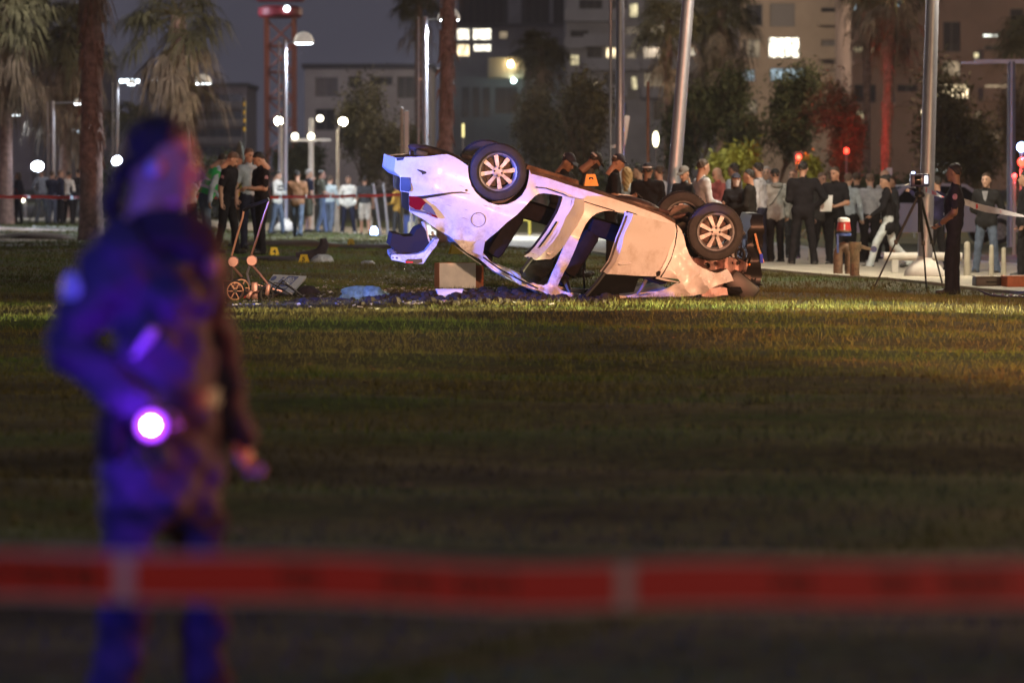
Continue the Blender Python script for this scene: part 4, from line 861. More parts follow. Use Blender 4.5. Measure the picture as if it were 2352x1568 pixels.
panel('subframe', [(1895,770),(1950,758),(2060,750),(2140,762),(2200,778),(2238,800),(2225,850),(2150,858),(2050,856),(1960,838),(1900,800)], [(lambda cx, cy, r: [(cx+r*math.cos(k*.5236), cy+r*math.sin(k*.5236)) for k in range(12)])(1985,812,20), (lambda cx, cy, r: [(cx+r*math.cos(k*.5236), cy+r*math.sin(k*.5236)) for k in range(12)])(2040,800,15)], lambda x, y: e_(x, y, .30+.05*math.sin(x*.05)), 22, (0,.5,0), mat('scuffed_metal', (.30,.19,.17), .55, .4, var=.5, vs=8), eng)
panel('front_crossmember', [(2232,640),(2262,500),(2330,500),(2335,600),(2318,760),(2322,900),(2290,985),(2240,975),(2228,860)], [], lambda x, y: e_(x, y, .42+.06*math.sin(y*.03)), 30, (0,.8,0), blackp, eng, post=lambda p: p+Vector((.012*math.sin(p.z*40),0,0)))
MB().box(e_(2180,930,.5), (.36,.7,.22), Matrix.Rotation(.4,3,'Y'), bev=.05).build('radiator', blackp, eng)
MB().box(e_(2100,900,.6), (.5,.6,.2), Matrix.Rotation(-.2,3,'Y'), bev=.05).box(e_(2000,870,.7), (.4,.6,.2), bev=.05).build('engine_block', iron, eng)
rp = [e_(2188+27*math.cos(k*.3), 742+34*math.sin(k*.3), .35) for k in range(22)]; MB().tube(rp, .016, 7, cap=False).build('hose', blackp, eng)
MB().tube([e_(2280,615,.3), e_(2300,700,.3), e_(2333,795,.28)], .014, 7).build('bent_rod', mat('orange_rod', (.55,.28,.14), .5), eng)
MB().tube([e_(2318,740,.28), e_(2322,795,.27)], .02, 7).build('blue_connector', mat('blue_plastic', (.03,.05,.6), .4), eng)
MB().box(e_(2200,600,.2), (.10,.05,.035), Matrix.Rotation(R(38),3,'Y'), bev=.008).build('bracket', blackp, eng)
mb = MB()
for k in range(26):
    x0 = random.uniform(2100,2290); y0 = random.uniform(620,960); mb.tube([e_(x0, y0, random.uniform(.2,.6)), e_(x0+random.uniform(-30,30), y0+random.uniform(20,50), random.uniform(.2,.5)), e_(x0+random.uniform(-50,40), y0+random.uniform(40,90), random.uniform(.2,.6))], random.uniform(.004,.012), 5)
mb.build('wiring', blackp, eng)
MB().ell(e_(2150,955,.4), (.16,.3,.09), 9, 6).ell(e_(2230,945,.5), (.12,.3,.12), 9, 6).build('crushed_plastic', blackp, eng, False)
for (x, y) in [(2246,805),(2230,985)]: MB().ell(e_(x, y, .32), (.014,.01,.014), 8, 5).build('amber_marker', mat('amber_lamp', (.8,.25,.05), .2), eng)
# ------------------------------------------------------------------ people
def smin(a, b, k):
    h = np.clip(.5+.5*(b-a)/k, 0, 1); return b+(a-b)*h-k*h*(1-h)
def cone(Pt, a, b, r1, r2, sc=(1,1,1)):
    sc = np.array(sc, np.float32); a = np.array(a, np.float32); b = np.array(b, np.float32)
    p = (Pt-a)/sc; d = (b-a)/sc; t = np.clip((p@d)/max(1e-8, float(d@d)), 0, 1)
    q = p-t[:,None]*d; return (np.sqrt((q*q).sum(1))-(r1+(r2-r1)*t))*float(sc.min())
def ellip(Pt, c, r):
    p = (Pt-np.array(c, np.float32))/np.array(r, np.float32); return (np.sqrt((p*p).sum(1))-1)*min(r)
def nets(fn, lo, hi, h):
    """surface of a distance field as quads (naive surface nets); fn(points) -> distance"""
    n = [int(math.ceil((hi[i]-lo[i])/h))+1 for i in range(3)]
    ax = [lo[i]+h*np.arange(n[i]) for i in range(3)]
    Pt = np.stack(np.meshgrid(*ax, indexing='ij'), -1).reshape(-1,3).astype(np.float32)
    f = fn(Pt).reshape(n); s = f < 0
    corners = [(i,j,k) for i in (0,1) for j in (0,1) for k in (0,1)]
    m = [x-1 for x in n]
    cs = [s[i:i+m[0], j:j+m[1], k:k+m[2]] for i,j,k in corners]
    sm = sum(c.astype(np.int8) for c in cs); act = (sm > 0) & (sm < 8)
    idx = -np.ones(m, np.int64); I = np.argwhere(act); idx[act] = np.arange(len(I))
    vals = [f[I[:,0]+i, I[:,1]+j, I[:,2]+k] for i,j,k in corners]
    acc = np.zeros((len(I),3)); cnt = np.zeros(len(I))
    for a in range(8):
        for b in range(a+1, 8):
            ca, cb = np.array(corners[a]), np.array(corners[b])
            if np.abs(ca-cb).sum() != 1: continue
            va, vb = vals[a], vals[b]; c = (va < 0) != (vb < 0); t = np.where(c, va/(va-vb+1e-12), 0)
            acc += np.where(c[:,None], ca+t[:,None]*(cb-ca), 0); cnt += c
    V = np.array(lo)+h*(I+acc/np.maximum(cnt,1)[:,None])
    Q = []
    for d in range(3):
        e1, e2 = [(1,2),(2,0),(0,1)][d]
        sl0 = [slice(None)]*3; sl1 = [slice(None)]*3; sl0[d] = slice(0,-1); sl1[d] = slice(1,None)
        ch = s[tuple(sl0)] != s[tuple(sl1)]; E = np.argwhere(ch)
        ok = (E[:,e1] > 0) & (E[:,e2] > 0) & (E[:,e1] < n[e1]-1) & (E[:,e2] < n[e2]-1); E = E[ok]
        fl = s[tuple(sl0)][tuple(E.T)]
        def at(o1, o2):
            q = E.copy(); q[:,e1] -= o1; q[:,e2] -= o2; return idx[tuple(q.T)]
        q = np.stack([at(1,1), at(0,1), at(0,0), at(1,0)], 1); q[~fl] = q[~fl][:,::-1]; Q.append(q)
    Q = np.concatenate(Q); Q = Q[(Q >= 0).all(1)]
    return V, Q
# --- head, hair, cap templates (face looks along +y)
def head_fn(fem):
    j = .92 if fem else 1
    def f(p):
        d = ellip(p, (0,-.012,.028), (.075,.096,.090)); d = smin(d, ellip(p, (0,.022,-.03), (.062*j,.072,.084)), .025)
        d = smin(d, cone(p, (0,.055,-.09), (0,.062,-.095), .028*j, .026*j), .03); d = smin(d, cone(p, (0,.082,.005), (0,.108,-.032), .009, .014), .012)
        d = smin(d, cone(p, (-.035,.082,.026), (.035,.082,.026), .009, .009), .014)
        for sx in (-1,1):
            d = -smin(-d, cone(p, (sx*.032,.104,.006), (sx*.033,.104,.006), .017, .017), .010)
            d = smin(d, ellip(p, (sx*.076,-.004,-.012), (.012,.022,.032)), .008); d = smin(d, ellip(p, (sx*.031,.079,.006), (.013,.013,.012)), .003)
        d = smin(d, cone(p, (-.018,.088,-.062), (.018,.088,-.062), .008, .008), .008)
        return smin(d, cone(p, (0,-.022,-.06), (0,-.038,-.22), .053*j, .060*j), .03)
    return f
def hair_fn(kind):
    def f(p):
        g = .006*np.sin(p[:,0]*90+p[:,2]*70)*np.sin(p[:,1]*80)
        if kind == 'cap':
            d = ellip(p, (0,-.01,.032), (.086,.106,.100)); d = np.maximum(d, .035-p[:,2]-.12*p[:,1]); v = ellip(p, (0,.115,.046), (.070,.085,.020)); v = np.maximum(v, -.03-(p[:,1]-.07)); v = np.maximum(v, np.abs(p[:,2]-.046+.35*(p[:,1]-.1)**1)-.010); return np.minimum(d, v)
        d = ellip(p, (0,-.014,.032), (.080,.101,.096))+g; cut = (.030+np.where(p[:,1] > 0, .72, 1.0)*p[:,1])-p[:,2]; cut = np.maximum(cut, np.where((np.abs(p[:,0]) > .055) & (p[:,1] > .0), .045-p[:,2], -1)); cut = np.maximum(cut, -.065-p[:,2]); cut = np.where(np.abs(p[:,0]) > .06, np.minimum(cut+.03, cut), cut); d = np.maximum(d, cut)
        if kind == 'long':
            d = smin(d, cone(p, (0,-.045,.02), (0,-.075,-.27), .085, .055, (1,.7,1))+g, .03); d = smin(d, cone(p, (-.075,.0,.02), (-.08,-.01,-.2), .022, .018), .02); d = smin(d, cone(p, (.075,.0,.02), (.08,-.01,-.2), .022, .018), .02)
        if kind == 'pony': d = smin(d, cone(p, (0,-.095,.0), (0,-.125,-.12), .024, .032)+g, .02); d = smin(d, cone(p, (0,-.125,-.12), (0,-.10,-.30), .032, .016)+g, .02)
        if kind == 'bun': d = smin(d, ellip(p, (0,-.10,.075), (.042,.042,.042))+g, .015)
        return d
    return f
_T = {}
def template(kind):
    if kind in _T: return _T[kind]
    if kind in ('man','woman'): V, Q = nets(head_fn(kind == 'woman'), (-.11,-.14,-.24), (.11,.14,.15), .0085)
    else: V, Q = nets(hair_fn(kind), (-.13,-.24,-.36), (.13,.24,.17), .0095)
    _T[kind] = (V, Q); return _T[kind]
def hair_mesh(kind, m):
    key = ('mesh', kind, m.name)
    if key not in _T:
        V, Q = template(kind); me = bpy.data.meshes.new('cap' if kind == 'cap' else 'hair'); me.from_pydata(V.tolist(), [], Q.tolist()); me.materials.append(m); me.polygons.foreach_set('use_smooth', [True]*len(Q)); _T[key] = me
    return _T[key]
def hand_geo(curl, right):
    mb = MB(); sx = 1 if right else -1
    mb.ell((0,0,-.045), (.040,.016,.055), 10, 7)
    for k, (x, l) in enumerate([(-.028,.066),(-.010,.078),(.010,.074),(.028,.058)]):
        x *= sx; c = curl*(1+.08*k); z = -.088; pts = [(x*.85,0,z+.02)]; a = 0; p = Vector(pts[0])
        for seg in (.42,.33,.25):
            a += c; p = p+Vector((x*.06, math.sin(a), -math.cos(a)))*l*seg; pts.append(tuple(p))
        mb.tube(pts, [.0095,.009,.008,.006], 6)
    t = Vector((-sx*.030,.004,-.022)); mb.tube([t, t+Vector((-sx*.022,.012,-.022)), t+Vector((-sx*.022,.026,-.048)), t+Vector((-sx*.014,.034,-.066))], [.012,.011,.010,.007], 6)
    return mb
SK = {'pale': (.50,.30,.22), 'tan': (.40,.22,.15), 'brown': (.22,.12,.08)}
shoe_m = mat('dark_shoe', (.02,.018,.018), .5); white_shoe = mat('white_shoe', (.6,.58,.55), .6); eye_m = mat('eye', (.02,.015,.012), .3)
def cloth(c, name=None):
    return mat('cloth_%03d_%03d_%03d' % tuple(int(x*999) for x in c), c, .92, var=.18, vs=9, bump=.25, bs=30, spec=.12)
HAIRC = {'black': mat('black_hair', (.012,.010,.009), .55, bump=.5, bs=120), 'brown': mat('brown_hair', (.05,.03,.018), .55, bump=.5, bs=120), 'grey': mat('grey_hair', (.30,.29,.28), .6, bump=.5, bs=120), 'blond': mat('blond_hair', (.34,.20,.08), .55, bump=.5, bs=120), 'shaved': mat('shaved_hair', (.13,.085,.065), .8)}
PEOPLE = {}
def person(key, label, px, s, H=1.75, yaw=0, top=(.05,.05,.06), bot=(.03,.03,.035), sleeve='long', hair='short', hairc='black', cap=None, skin='tan', arms=('down','down'), legs='stand', lean=0, nod=0, turn=0,
           jacket=False, fem=False, shoes=None, shorts=False, vox=.019, wide=1.0, group=None, dx=0, mask=None, base=None, collar=None):
    rd = random.Random(key); k = H/1.75*(1 if key in ('w','r24') else rd.uniform(.975,1.02))
    if key != 'w':
        turn += rd.uniform(-20,20); lean += rd.uniform(-2,4); wide *= rd.uniform(.94,1.06)
        if legs == 'stand': legs = rd.choice(['stand','wide','step','rest','rest'])
    wr_amp = .0045 if key != 'w' else .011
    if 1: R_ = lambda d, a: d
    ln = Matrix.Rotation(-R(lean), 3, 'X'); piv = Vector((0,0,.95))
    up = lambda v: ln @ (Vector(v)-piv)+piv                                     # body above the hips leans forward
    J = {}
    sw = .175*wide if not fem else .155
    for sd, nm in ((-1,'l'),(1,'r')):
        A = arms[0 if sd < 0 else 1]; sh = up((sd*sw,-.01,1.415))
        P0 = {'down': ((.245,-.03,1.13),(.265,.04,.89)), 'phone': ((.225,.03,1.14),(.075,.27,1.17)), 'hold': ((.235,.02,1.13),(.10,.26,1.08)), 'pocket': ((.27,-.06,1.14),(.20,.08,.93)), 'back': ((.255,-.10,1.14),(.07,-.17,1.0)),
              'clasp': ((.235,.0,1.12),(.04,.20,.94)), 'face': ((.22,.14,1.22),(.08,.17,1.46)), 'cross': ((.24,.06,1.13),(-.06,.20,1.16)), 'up': ((.24,.22,1.34),(.16,.44,1.50)), 'hip': ((.35,-.10,1.16),(.20,.02,.99)), 'swing': ((.22,.10,1.16),(.2,.30,1.04)), 'swingb': ((.23,-.14,1.15),(.23,-.12,.89)), 'bent_back': ((.24,-.25,1.16),(.18,.02,.98)), 'fwd': ((.235,.05,1.14),(.24,.17,.90)), 'hipw': ((.235,-.12,1.16),(.17,.08,.985))}[A]
        el = up((sd*P0[0][0],)+P0[0][1:]); wr = up((sd*P0[1][0],)+P0[1][1:]); J['sh'+nm], J['el'+nm], J['wr'+nm] = sh, el, wr
    LG = {'stand': ((.10,.01,.50),(.105,-.02,.085),(.10,.0,.50),(.115,-.01,.085)), 'wide': ((.14,.02,.5),(.19,-.01,.085),(.14,.0,.5),(.19,-.02,.085)), 'walk': ((.09,.22,.52),(.09,.34,.10),(.09,-.10,.49),(.10,-.42,.16)), 'step': ((.09,.10,.5),(.09,.14,.085),(.10,-.04,.49),(.10,-.16,.10)), 'rest': ((.10,.06,.5),(.14,.06,.085),(.10,-.01,.5),(.10,-.02,.085))}[legs]
    hip = {'l': Vector((-.09,0,.91)), 'r': Vector((.09,0,.91))}
    pr = []                                                                        # (a, b, r1, r2, scale, label)
    cl = 0; tr_ = 1; shoe = 2; sk = 3
    fr = 1.0 if not fem else .92
    pr.append(((-.065,0,.95),(.065,0,.95),.118*wide**.5,.118*wide**.5,(1,.85,1),tr_))
    for sd, nm, o in ((-1,'l',0),(1,'r',2)):
        kn = Vector((sd*LG[o][0],)+LG[o][1:]); an = Vector((sd*LG[o+1][0],)+LG[o+1][1:])
        pr.append((hip[nm],kn,.094*fr,.070,(1,1,1),tr_))
        if shorts:
            mid = hip[nm].lerp(kn,.92); pr.append((hip[nm],mid,.10,.094,(1,1,1),tr_)); pr.append((kn,an,.056,.040,(1,1,1),sk))
        else:
            pr.append((kn,an,.068,.062,(1,1,1),tr_)); pr.append((an+Vector((0,0,.0)),an+Vector((0,.012,-.03)),.064,.060,(1,1,1),tr_))
        tz = .045 if an.z < .12 else an.z-.09
        pr.append((an+Vector((0,-.03,-.035)),Vector((an.x*1.06,an.y+.155,tz)),.046,.040,(1,1,.9),shoe))
    pr.append((up((0,0,1.0)),up((0,0,1.24)),.125*wide*fr,.138*wide*fr,(1.1,.78,1),cl)); pr.append((up((-.10*wide,-.01,1.35)),up((.10*wide,-.01,1.35)),.118*fr,.118*fr,(1,.82,1),cl))
    pr.append((up((-sw*.9,-.015,1.415)),up((sw*.9,-.015,1.415)),.070,.070,(1,1,1),cl)); pr.append((up((0,-.025,1.44)),up((0,-.02,1.50)),.075,.062,(1,1,1),cl))
    if jacket: pr.append((up((-.06,0,.93 if jacket is True else jacket)),up((.06,0,.93 if jacket is True else jacket)),.142,.142,(1,.88,1),cl)); pr.append((up((0,0,.95)),up((0,0,1.15)),.155,.145,(1.1,.80,1),cl))
    else: pr.append((up((-.05,0,1.0)),up((.05,0,1.0)),.124,.124,(1,.86,1),cl))
    if fem: pr.append((up((-.06,.07,1.29)),up((.06,.07,1.29)),.062,.062,(1,1,1),cl))
    for nm in 'lr':
        sh, el, wr = J['sh'+nm], J['el'+nm], J['wr'+nm]; th_ = .012 if jacket else 0
        if sleeve == 'short':
            mid = sh.lerp(el,.72); pr.append((sh,mid,.064,.062,(1,1,1),cl)); pr.append((sh,el,.052,.043,(1,1,1),sk)); pr.append((el,wr,.044,.030,(1,1,1),sk))
        else: pr.append((sh,el,.060+th_,.052+th_,(1,1,1),cl)); pr.append((el,wr,.050+th_,.040+th_*.7,(1,1,1),cl))
    ph = [rd.uniform(0,6) for _ in range(6)]
    def fn(Pt, lab=False):
        ds = [cone(Pt, *q[:5]) for q in pr]
        if lab: return np.array([q[5] for q in pr])[np.argmin(np.stack(ds), 0)]
        d = ds[0]
        for q in ds[1:]: d = smin(d, q, .022)
        w = np.sin(Pt[:,2]*34+Pt[:,0]*17+ph[0])*np.sin(Pt[:,0]*26-Pt[:,2]*11+Pt[:,1]*15+ph[1])+.6*np.sin(Pt[:,2]*61+Pt[:,1]*40+ph[2])*np.sin(Pt[:,0]*47+ph[3])
        d = d+wr_amp*w; return np.maximum(d, .006-Pt[:,2])
    ends = np.array([tuple(q[i]) for q in pr for i in (0,1)]); lo = ends.min(0)-.17; hi = ends.max(0)+.17; lo[2] = -.03
    V, Q = nets(fn, lo, hi, vox); lab = fn(V.astype(np.float32), True)
    fl = np.array([np.bincount(lab[q], minlength=4).argmax() for q in Q]) if len(Q) < 1 else lab[Q][:,0]
    mb = MB(); mb.v = V.tolist(); mb.f = Q.tolist(); mb.m = fl.tolist()
    hc = up((0,.005,1.645)); hr = ln @ Matrix.Rotation(R(turn),3,'Z') @ Matrix.Rotation(-R(nod),3,'X')
    HV, HQ = template('woman' if fem else 'man'); n0 = len(mb.v)
    mb.v += [tuple(hr @ Vector(v)+hc) for v in HV]; mb.f += [tuple(int(i)+n0 for i in q) for q in HQ]
    hcn = HV[HQ].mean(1); ml = np.full(len(HQ), 3)
    for sx in (-1,1):
        ml[(((hcn-(sx*.032,.092,.007))**2).sum(1) < .0115**2)] = 4
        ml[(np.abs(hcn[:,0]-sx*.033) < .019) & (np.abs(hcn[:,2]-.030) < .006) & (hcn[:,1] > .06)] = 5
    ml[(np.abs(hcn[:,0]) < .024) & (np.abs(hcn[:,2]+.062) < .007) & (hcn[:,1] > .08)] = 6
    if mask: ml[(hcn[:,2] < -.008) & (hcn[:,2] > -.12) & (hcn[:,1] > .01)] = 7
    mb.m += ml.tolist()
    for nm in 'lr':
        el, wr = J['el'+nm], J['wr'+nm]; A = arms[0 if nm == 'l' else 1]
        z = (el-wr).normalized(); x = Vector((1,0,0)); y = z.cross(x).normalized(); 
        if y.y < 0: y = -y
        x = y.cross(z); M3 = Matrix((x,y,z)).transposed(); g = hand_geo(.75 if A in ('phone','hold','face') else .42, nm == 'r')
        if A == 'pocket': continue
        o = len(mb.v); mb.v += [tuple(M3 @ Vector(v)+wr) for v in g.v]; mb.f += [tuple(i+o for i in f) for f in g.f]; mb.m += [3]*len(g.f)
    mb.v = [(v[0]*k, v[1]*k, v[2]*k) for v in mb.v]
    skm = mat('skin_'+skin, SK[skin], .55, var=.08, vs=20)
    mats = [top if not isinstance(top, tuple) else cloth(top), bot if not isinstance(bot, tuple) else cloth(bot), white_shoe if shoes == 'white' else shoe_m, skm, eye_m, HAIRC[hairc if hairc in ('grey','blond','brown') else 'black'], mat('lips_'+skin, tuple(c*.6 for c in SK[skin]), .5), mask or skm]
    o = mb.build('person', mats, None, True, 180)
    o.location = base if base is not None else G(px+dx, s); o.rotation_euler = (0,0,R(yaw)); tag(o, label, 'person', group)
    T4 = Matrix.Translation(hc*k) @ hr.to_4x4() @ Matrix.Scale(k,4)
    if hair and hair != 'bald':
        h = bpy.data.objects.new('hair', hair_mesh(hair, HAIRC[hairc])); C.objects.link(h); h.parent = o; h.matrix_local = T4 if not cap else T4 @ Matrix.Scale(.985,4)
    if cap:
        c = bpy.data.objects.new('cap', hair_mesh('cap', cap)); C.objects.link(c); c.parent = o; c.matrix_local = T4
    PEOPLE[key] = (o, J, k, up, T4); return o
def held(key, nm, name, label, cat, mb, m, off=(0,0,0), rot=(0,0,0)):
    o, J, k, up, T4 = PEOPLE[key]; w = J['wr'+nm]; el = J['el'+nm]; d = (w-el).normalized(); q = (w+d*.10+Vector(off))*k
    M = Matrix.Translation(o.location) @ Matrix.Rotation(o.rotation_euler.z,4,'Z') @ Matrix.Translation(q) @ Matrix.Rotation(R(rot[2]),4,'Z') @ Matrix.Rotation(R(rot[0]),4,'X')
    h = mb.build(name, m); h.matrix_world = M; return tag(h, label, cat)
def worn(key, name, mb, m, label=None):
    o = mb.build(name, m, PEOPLE[key][0])
    if label: o['label'] = label
    return o
navy_cap = mat('navy_cap', (.018,.018,.035), .8); grey_cap = mat('grey_cap', (.14,.13,.12), .8); black_cap = mat('black_cap', (.012,.012,.014), .8)
BLK = (.016,.015,.018); NVY = (.022,.024,.045); GRY = (.22,.22,.22); LBL = (.38,.43,.50); WHT = (.62,.61,.58); JNS = (.10,.13,.19); DGR = (.05,.05,.055); OLV = (.10,.10,.075)
g1 = 'bystanders on the promenade'; g2 = 'officers and officials behind the car'; g3 = 'officers left of the stroller'
# officers left of the stroller
person('vest', 'person bending forward in green reflective vest and blue jeans', 471, 130, 1.78, -70, LBL, JNS, 'long', 'short', 'brown', lean=24, nod=20, arms=('hold','down'), group=g3)
person('bald', 'officer with shaved head and black short sleeved uniform looking down', 521, 133, 1.80, -112, BLK, BLK, 'short', 'short', 'shaved', skin='pale', arms=('down','down'), lean=6, nod=32, wide=1.08, group=g3, shoes=None)
person('yvest', 'person in a yellow vest standing between the two officers', 549, 122, 1.74, 150, (.28,.24,.03), (.10,.09,.08), 'short', 'short', 'brown', arms=('hold','hold'), nod=15, group=g3)
person('blue', 'man in light blue shirt and glasses behind the officer with a phone', 573, 128, 1.84, -150, LBL, NVY, 'short', 'short', 'shaved', skin='pale', nod=16, arms=('phone','down'), group=g3)
person('phone', 'officer in black uniform with arm patch looking at his phone', 602, 133, 1.79, 118, BLK, BLK, 'short', 'short', 'black', skin='pale', arms=('phone','phone'), nod=28, lean=4, wide=1.06, group=g3)
person('paper', 'man in white shirt holding a sheet behind the woman\'s scarf', 440, 96, 1.74, -60, WHT, NVY, 'short', 'short', 'blond', skin='pale', arms=('hold','face'), nod=5, group=g1)
# promenade bystanders
person('m1', 'man in black and white striped jacket looking at his phone', 636, 82, 1.78, -110, WHT, JNS, 'long', 'short', 'black', skin='pale', arms=('phone','phone'), nod=22, jacket=True, vox=.024, group=g1)
person('m2', 'man in brown leather jacket and jeans seen from behind', 683, 85, 1.78, -8, mat('brown_leather', (.20,.10,.05), .42, var=.25, vs=8, bump=.3, bs=20), JNS, 'long', 'short', 'black', arms=('phone','phone'), jacket=True, wide=1.12, vox=.024, legs='step', group=g1)
person('m3', 'grey haired man in dark shirt and khaki shorts', 708, 80, 1.76, -60, NVY, OLV, 'short', 'short', 'grey', skin='pale', arms=('face','down'), shorts=True, vox=.024, group=g1)
person('m4', 'man in grey green shirt and blue jeans turned right', 738, 80, 1.74, -70, (.12,.125,.10), JNS, 'short', 'short', 'black', arms=('down','hold'), legs='step', vox=.024, group=g1)
person('m5', 'person in pale blue shirt behind the grey green shirt', 757, 77, 1.74, -25, (.36,.42,.44), JNS, 'long', 'short', 'brown', skin='pale', vox=.024, group=g1)
person('m6', 'man in white hoodie and dark trousers facing the camera', 800, 76, 1.74, 178, (.70,.68,.62), NVY, 'long', 'short', 'black', arms=('pocket','pocket'), jacket=True, shoes='white', vox=.024, legs='wide', group=g1)
person('m7', 'man in dark shirt and white shorts seen from behind', 838, 76, 1.74, 10, DGR, (.50,.47,.42), 'short', 'short', 'black', skin='tan', shorts=True, vox=.024, group=g1)
person('m8', 'person in mustard yellow jacket left of the car\'s tail', 914, 77, 1.66, 60, (.42,.24,.05), DGR, 'long', 'short', 'black', jacket=True, vox=.024, arms=('hold','down'), group=g1)
person('m9', 'person in grey green clothes glimpsed under the car\'s tail', 968, 79, 1.75, 160, OLV, (.15,.15,.12), 'long', 'short', 'brown', vox=.024, group=g1)
# crowd at the far left
person('c1', 'person in dark coat at the left frame edge', 18, 70, 1.74, 150, NVY, DGR, 'long', 'short', 'black', jacket=.85, vox=.026, group=g1)
person('c2', 'person in dark jacket with a reddish strap', 42, 70, 1.72, 130, (.04,.035,.05), (.045,.045,.06), 'long', 'long', 'brown', fem=True, jacket=True, vox=.026, group=g1)
person('c3', 'person in navy vest with pale sleeves under the work light', 96, 70, 1.78, 30, (.26,.30,.42), JNS, 'long', 'short', 'grey', skin='pale', vox=.026, legs='wide', arms=('hip','hold'), group=g1)
person('c4', 'cameraman in navy shirt beside the slim lamp post', 120, 71, 1.76, -20, NVY, (.09,.10,.15), 'short', 'short', 'brown', skin='pale', arms=('face','face'), vox=.026, group=g1)
person('c5', 'balding man in navy jacket talking at the tape', 137, 71, 1.79, -60, NVY, BLK, 'long', 'short', 'shaved', skin='pale', arms=('phone','down'), jacket=True, legs='wide', vox=.026, group=g1)
person('c6', 'dark haired man in bright white shirt at the tape', 157, 71, 1.76, -40, (.62,.62,.62), BLK, 'long', 'short', 'black', arms=('down','hold'), vox=.026, group=g1)
person('c7', 'man in black suit next to the shaggy palm', 181, 71, 1.78, 20, BLK, BLK, 'long', 'short', 'black', skin='pale', jacket=True, vox=.026, group=g1)
# officers behind the car
person('r1', 'officer in dark clothes and navy cap behind the rear sill', 1281, 165, 1.74, -118, BLK, BLK, 'long', 'short', 'black', navy_cap, 'brown', arms=('hold','hold'), lean=12, nod=22, jacket=True, group=g2)
person('r2', 'man in dark balaclava, cap and grey jacket bending over', 1334, 163, 1.76, -95, (.075,.075,.07), BLK, 'long', 'short', 'black', black_cap, 'brown', arms=('hold','hold'), lean=16, nod=30, jacket=True, mask=mat('black_mask', (.015,.015,.017), .9), group=g2)
person('r3', 'officer in black t-shirt and navy cap typing on a phone', 1403, 156, 1.74, -92, BLK, BLK, 'short', 'short', 'brown', navy_cap, 'tan', arms=('phone','phone'), lean=6, nod=18, wide=1.1, group=g2)
person('r4', 'woman with long blond hair and white top', 1440, 142, 1.66, -15, (.46,.50,.56), DGR, 'long', 'long', 'blond', None, 'pale', fem=True, group=g2)
person('r5', 'officer in black jacket and cap seen from behind', 1488, 148, 1.72, -4, BLK, BLK, 'long', 'short', 'black', navy_cap, 'brown', jacket=True, wide=1.14, arms=('hold','hold'), group=g2)
person('r5b', 'dark haired person peeking out behind the black jacket', 1468, 128, 1.72, 100, DGR, BLK, 'long', 'short', 'black', group=g2)
person('r5c', 'person in pale shirt half hidden by the leaning post', 1514, 126, 1.70, 60, (.42,.44,.48), DGR, 'long', 'short', 'brown', group=g2)
person('r6', 'man in grey camouflage cap and black leather jacket looking down', 1572, 142, 1.70, 140, mat('black_leather', (.018,.016,.016), .35, var=.2), BLK, 'long', 'short', 'black', grey_cap, 'tan', arms=('hold','hold'), nod=22, jacket=True, group=g2)
person('r7', 'tall officer in pale grey uniform shirt turned right', 1612, 145, 1.78, -68, (.46,.47,.50), NVY, 'long', 'short', 'brown', None, 'tan', arms=('hold','hold'), nod=6, group=g2)
person('r8', 'bald man looking down between two pale uniforms', 1648, 122, 1.74, 118, (.45,.12,.11), DGR, 'long', 'bald', 'black', None, 'pale', nod=26, arms=('phone','phone'), group=g2)
person('r9', 'dark haired officer in light blue shirt behind the masked woman', 1684, 126, 1.80, 60, (.26,.33,.42), NVY, 'long', 'short', 'black', None, 'brown', group=g2)
person('r10', 'woman in black with dark cap and white face mask', 1691, 140, 1.60, 176, BLK, BLK, 'long', 'long', 'brown', navy_cap, 'pale', fem=True, mask=mat('white_mask', (.62,.52,.50), .8), jacket=True, group=g2)
person('r11', 'dark haired man in black fleece in profile facing left', 1722, 140, 1.66, 78, (.02,.018,.017), BLK, 'long', 'short', 'black', None, 'tan', jacket=True, arms=('hold','down'), wide=1.1, group=g2)
person('r12', 'officer in pale shirt with dark epaulettes facing left', 1746, 130, 1.80, 70, (.42,.44,.48), NVY, 'long', 'short', 'black', None, 'tan', group=g2)
person('r13', 'grey haired head behind the pale shirted officer', 1760, 119, 1.80, 150, (.28,.30,.33), NVY, 'long', 'short', 'grey', None, 'pale', group=g2)
person('r14', 'man in grey hooded sweater and black cap with shoulder strap', 1781, 129, 1.66, 22, (.30,.295,.28), BLK, 'long', 'short', 'black', black_cap, 'tan', jacket=True, arms=('hold','down'), legs='stand', group=g2)
person('r15', 'tall man in black suit seen from behind', 1845, 132, 1.80, 0, BLK, BLK, 'long', 'short', 'black', None, 'tan', jacket=True, wide=1.12, arms=('hold','hip'), legs='wide', group=g2)
person('r16', 'light haired man in pale jacket behind the black suit', 1822, 116, 1.78, 170, (.36,.34,.30), DGR, 'long', 'short', 'shaved', None, 'pale', jacket=True, group=g2)
person('r17', 'balding man in dark striped jacket behind the note taker', 1886, 119, 1.74, -140, (.06,.06,.06), BLK, 'long', 'short', 'shaved', None, 'pale', jacket=True, nod=8, group=g2)
person('r18', 'man in black polo shirt holding up a white sheet of paper', 1918, 131, 1.76, 158, BLK, BLK, 'short', 'short', 'brown', None, 'tan', arms=('hold','hold'), nod=6, group=g2)
person('r19', 'bald man in pale blue shirt next to the paper', 1948, 122, 1.74, -20, (.40,.45,.50), BLK, 'long', 'short', 'shaved', None, 'pale', group=g2)
person('r20', 'brown haired man between two pale shirts', 1970, 118, 1.76, 15, (.05,.05,.055), BLK, 'long', 'short', 'brown', None, 'tan', group=g2)
person('r21', 'bald man in grey blue shirt with hand on hip seen from behind', 1998, 121, 1.75, 5, (.36,.38,.43), BLK, 'long', 'short', 'shaved', None, 'pale', arms=('hip','down'), wide=1.12, group=g2)
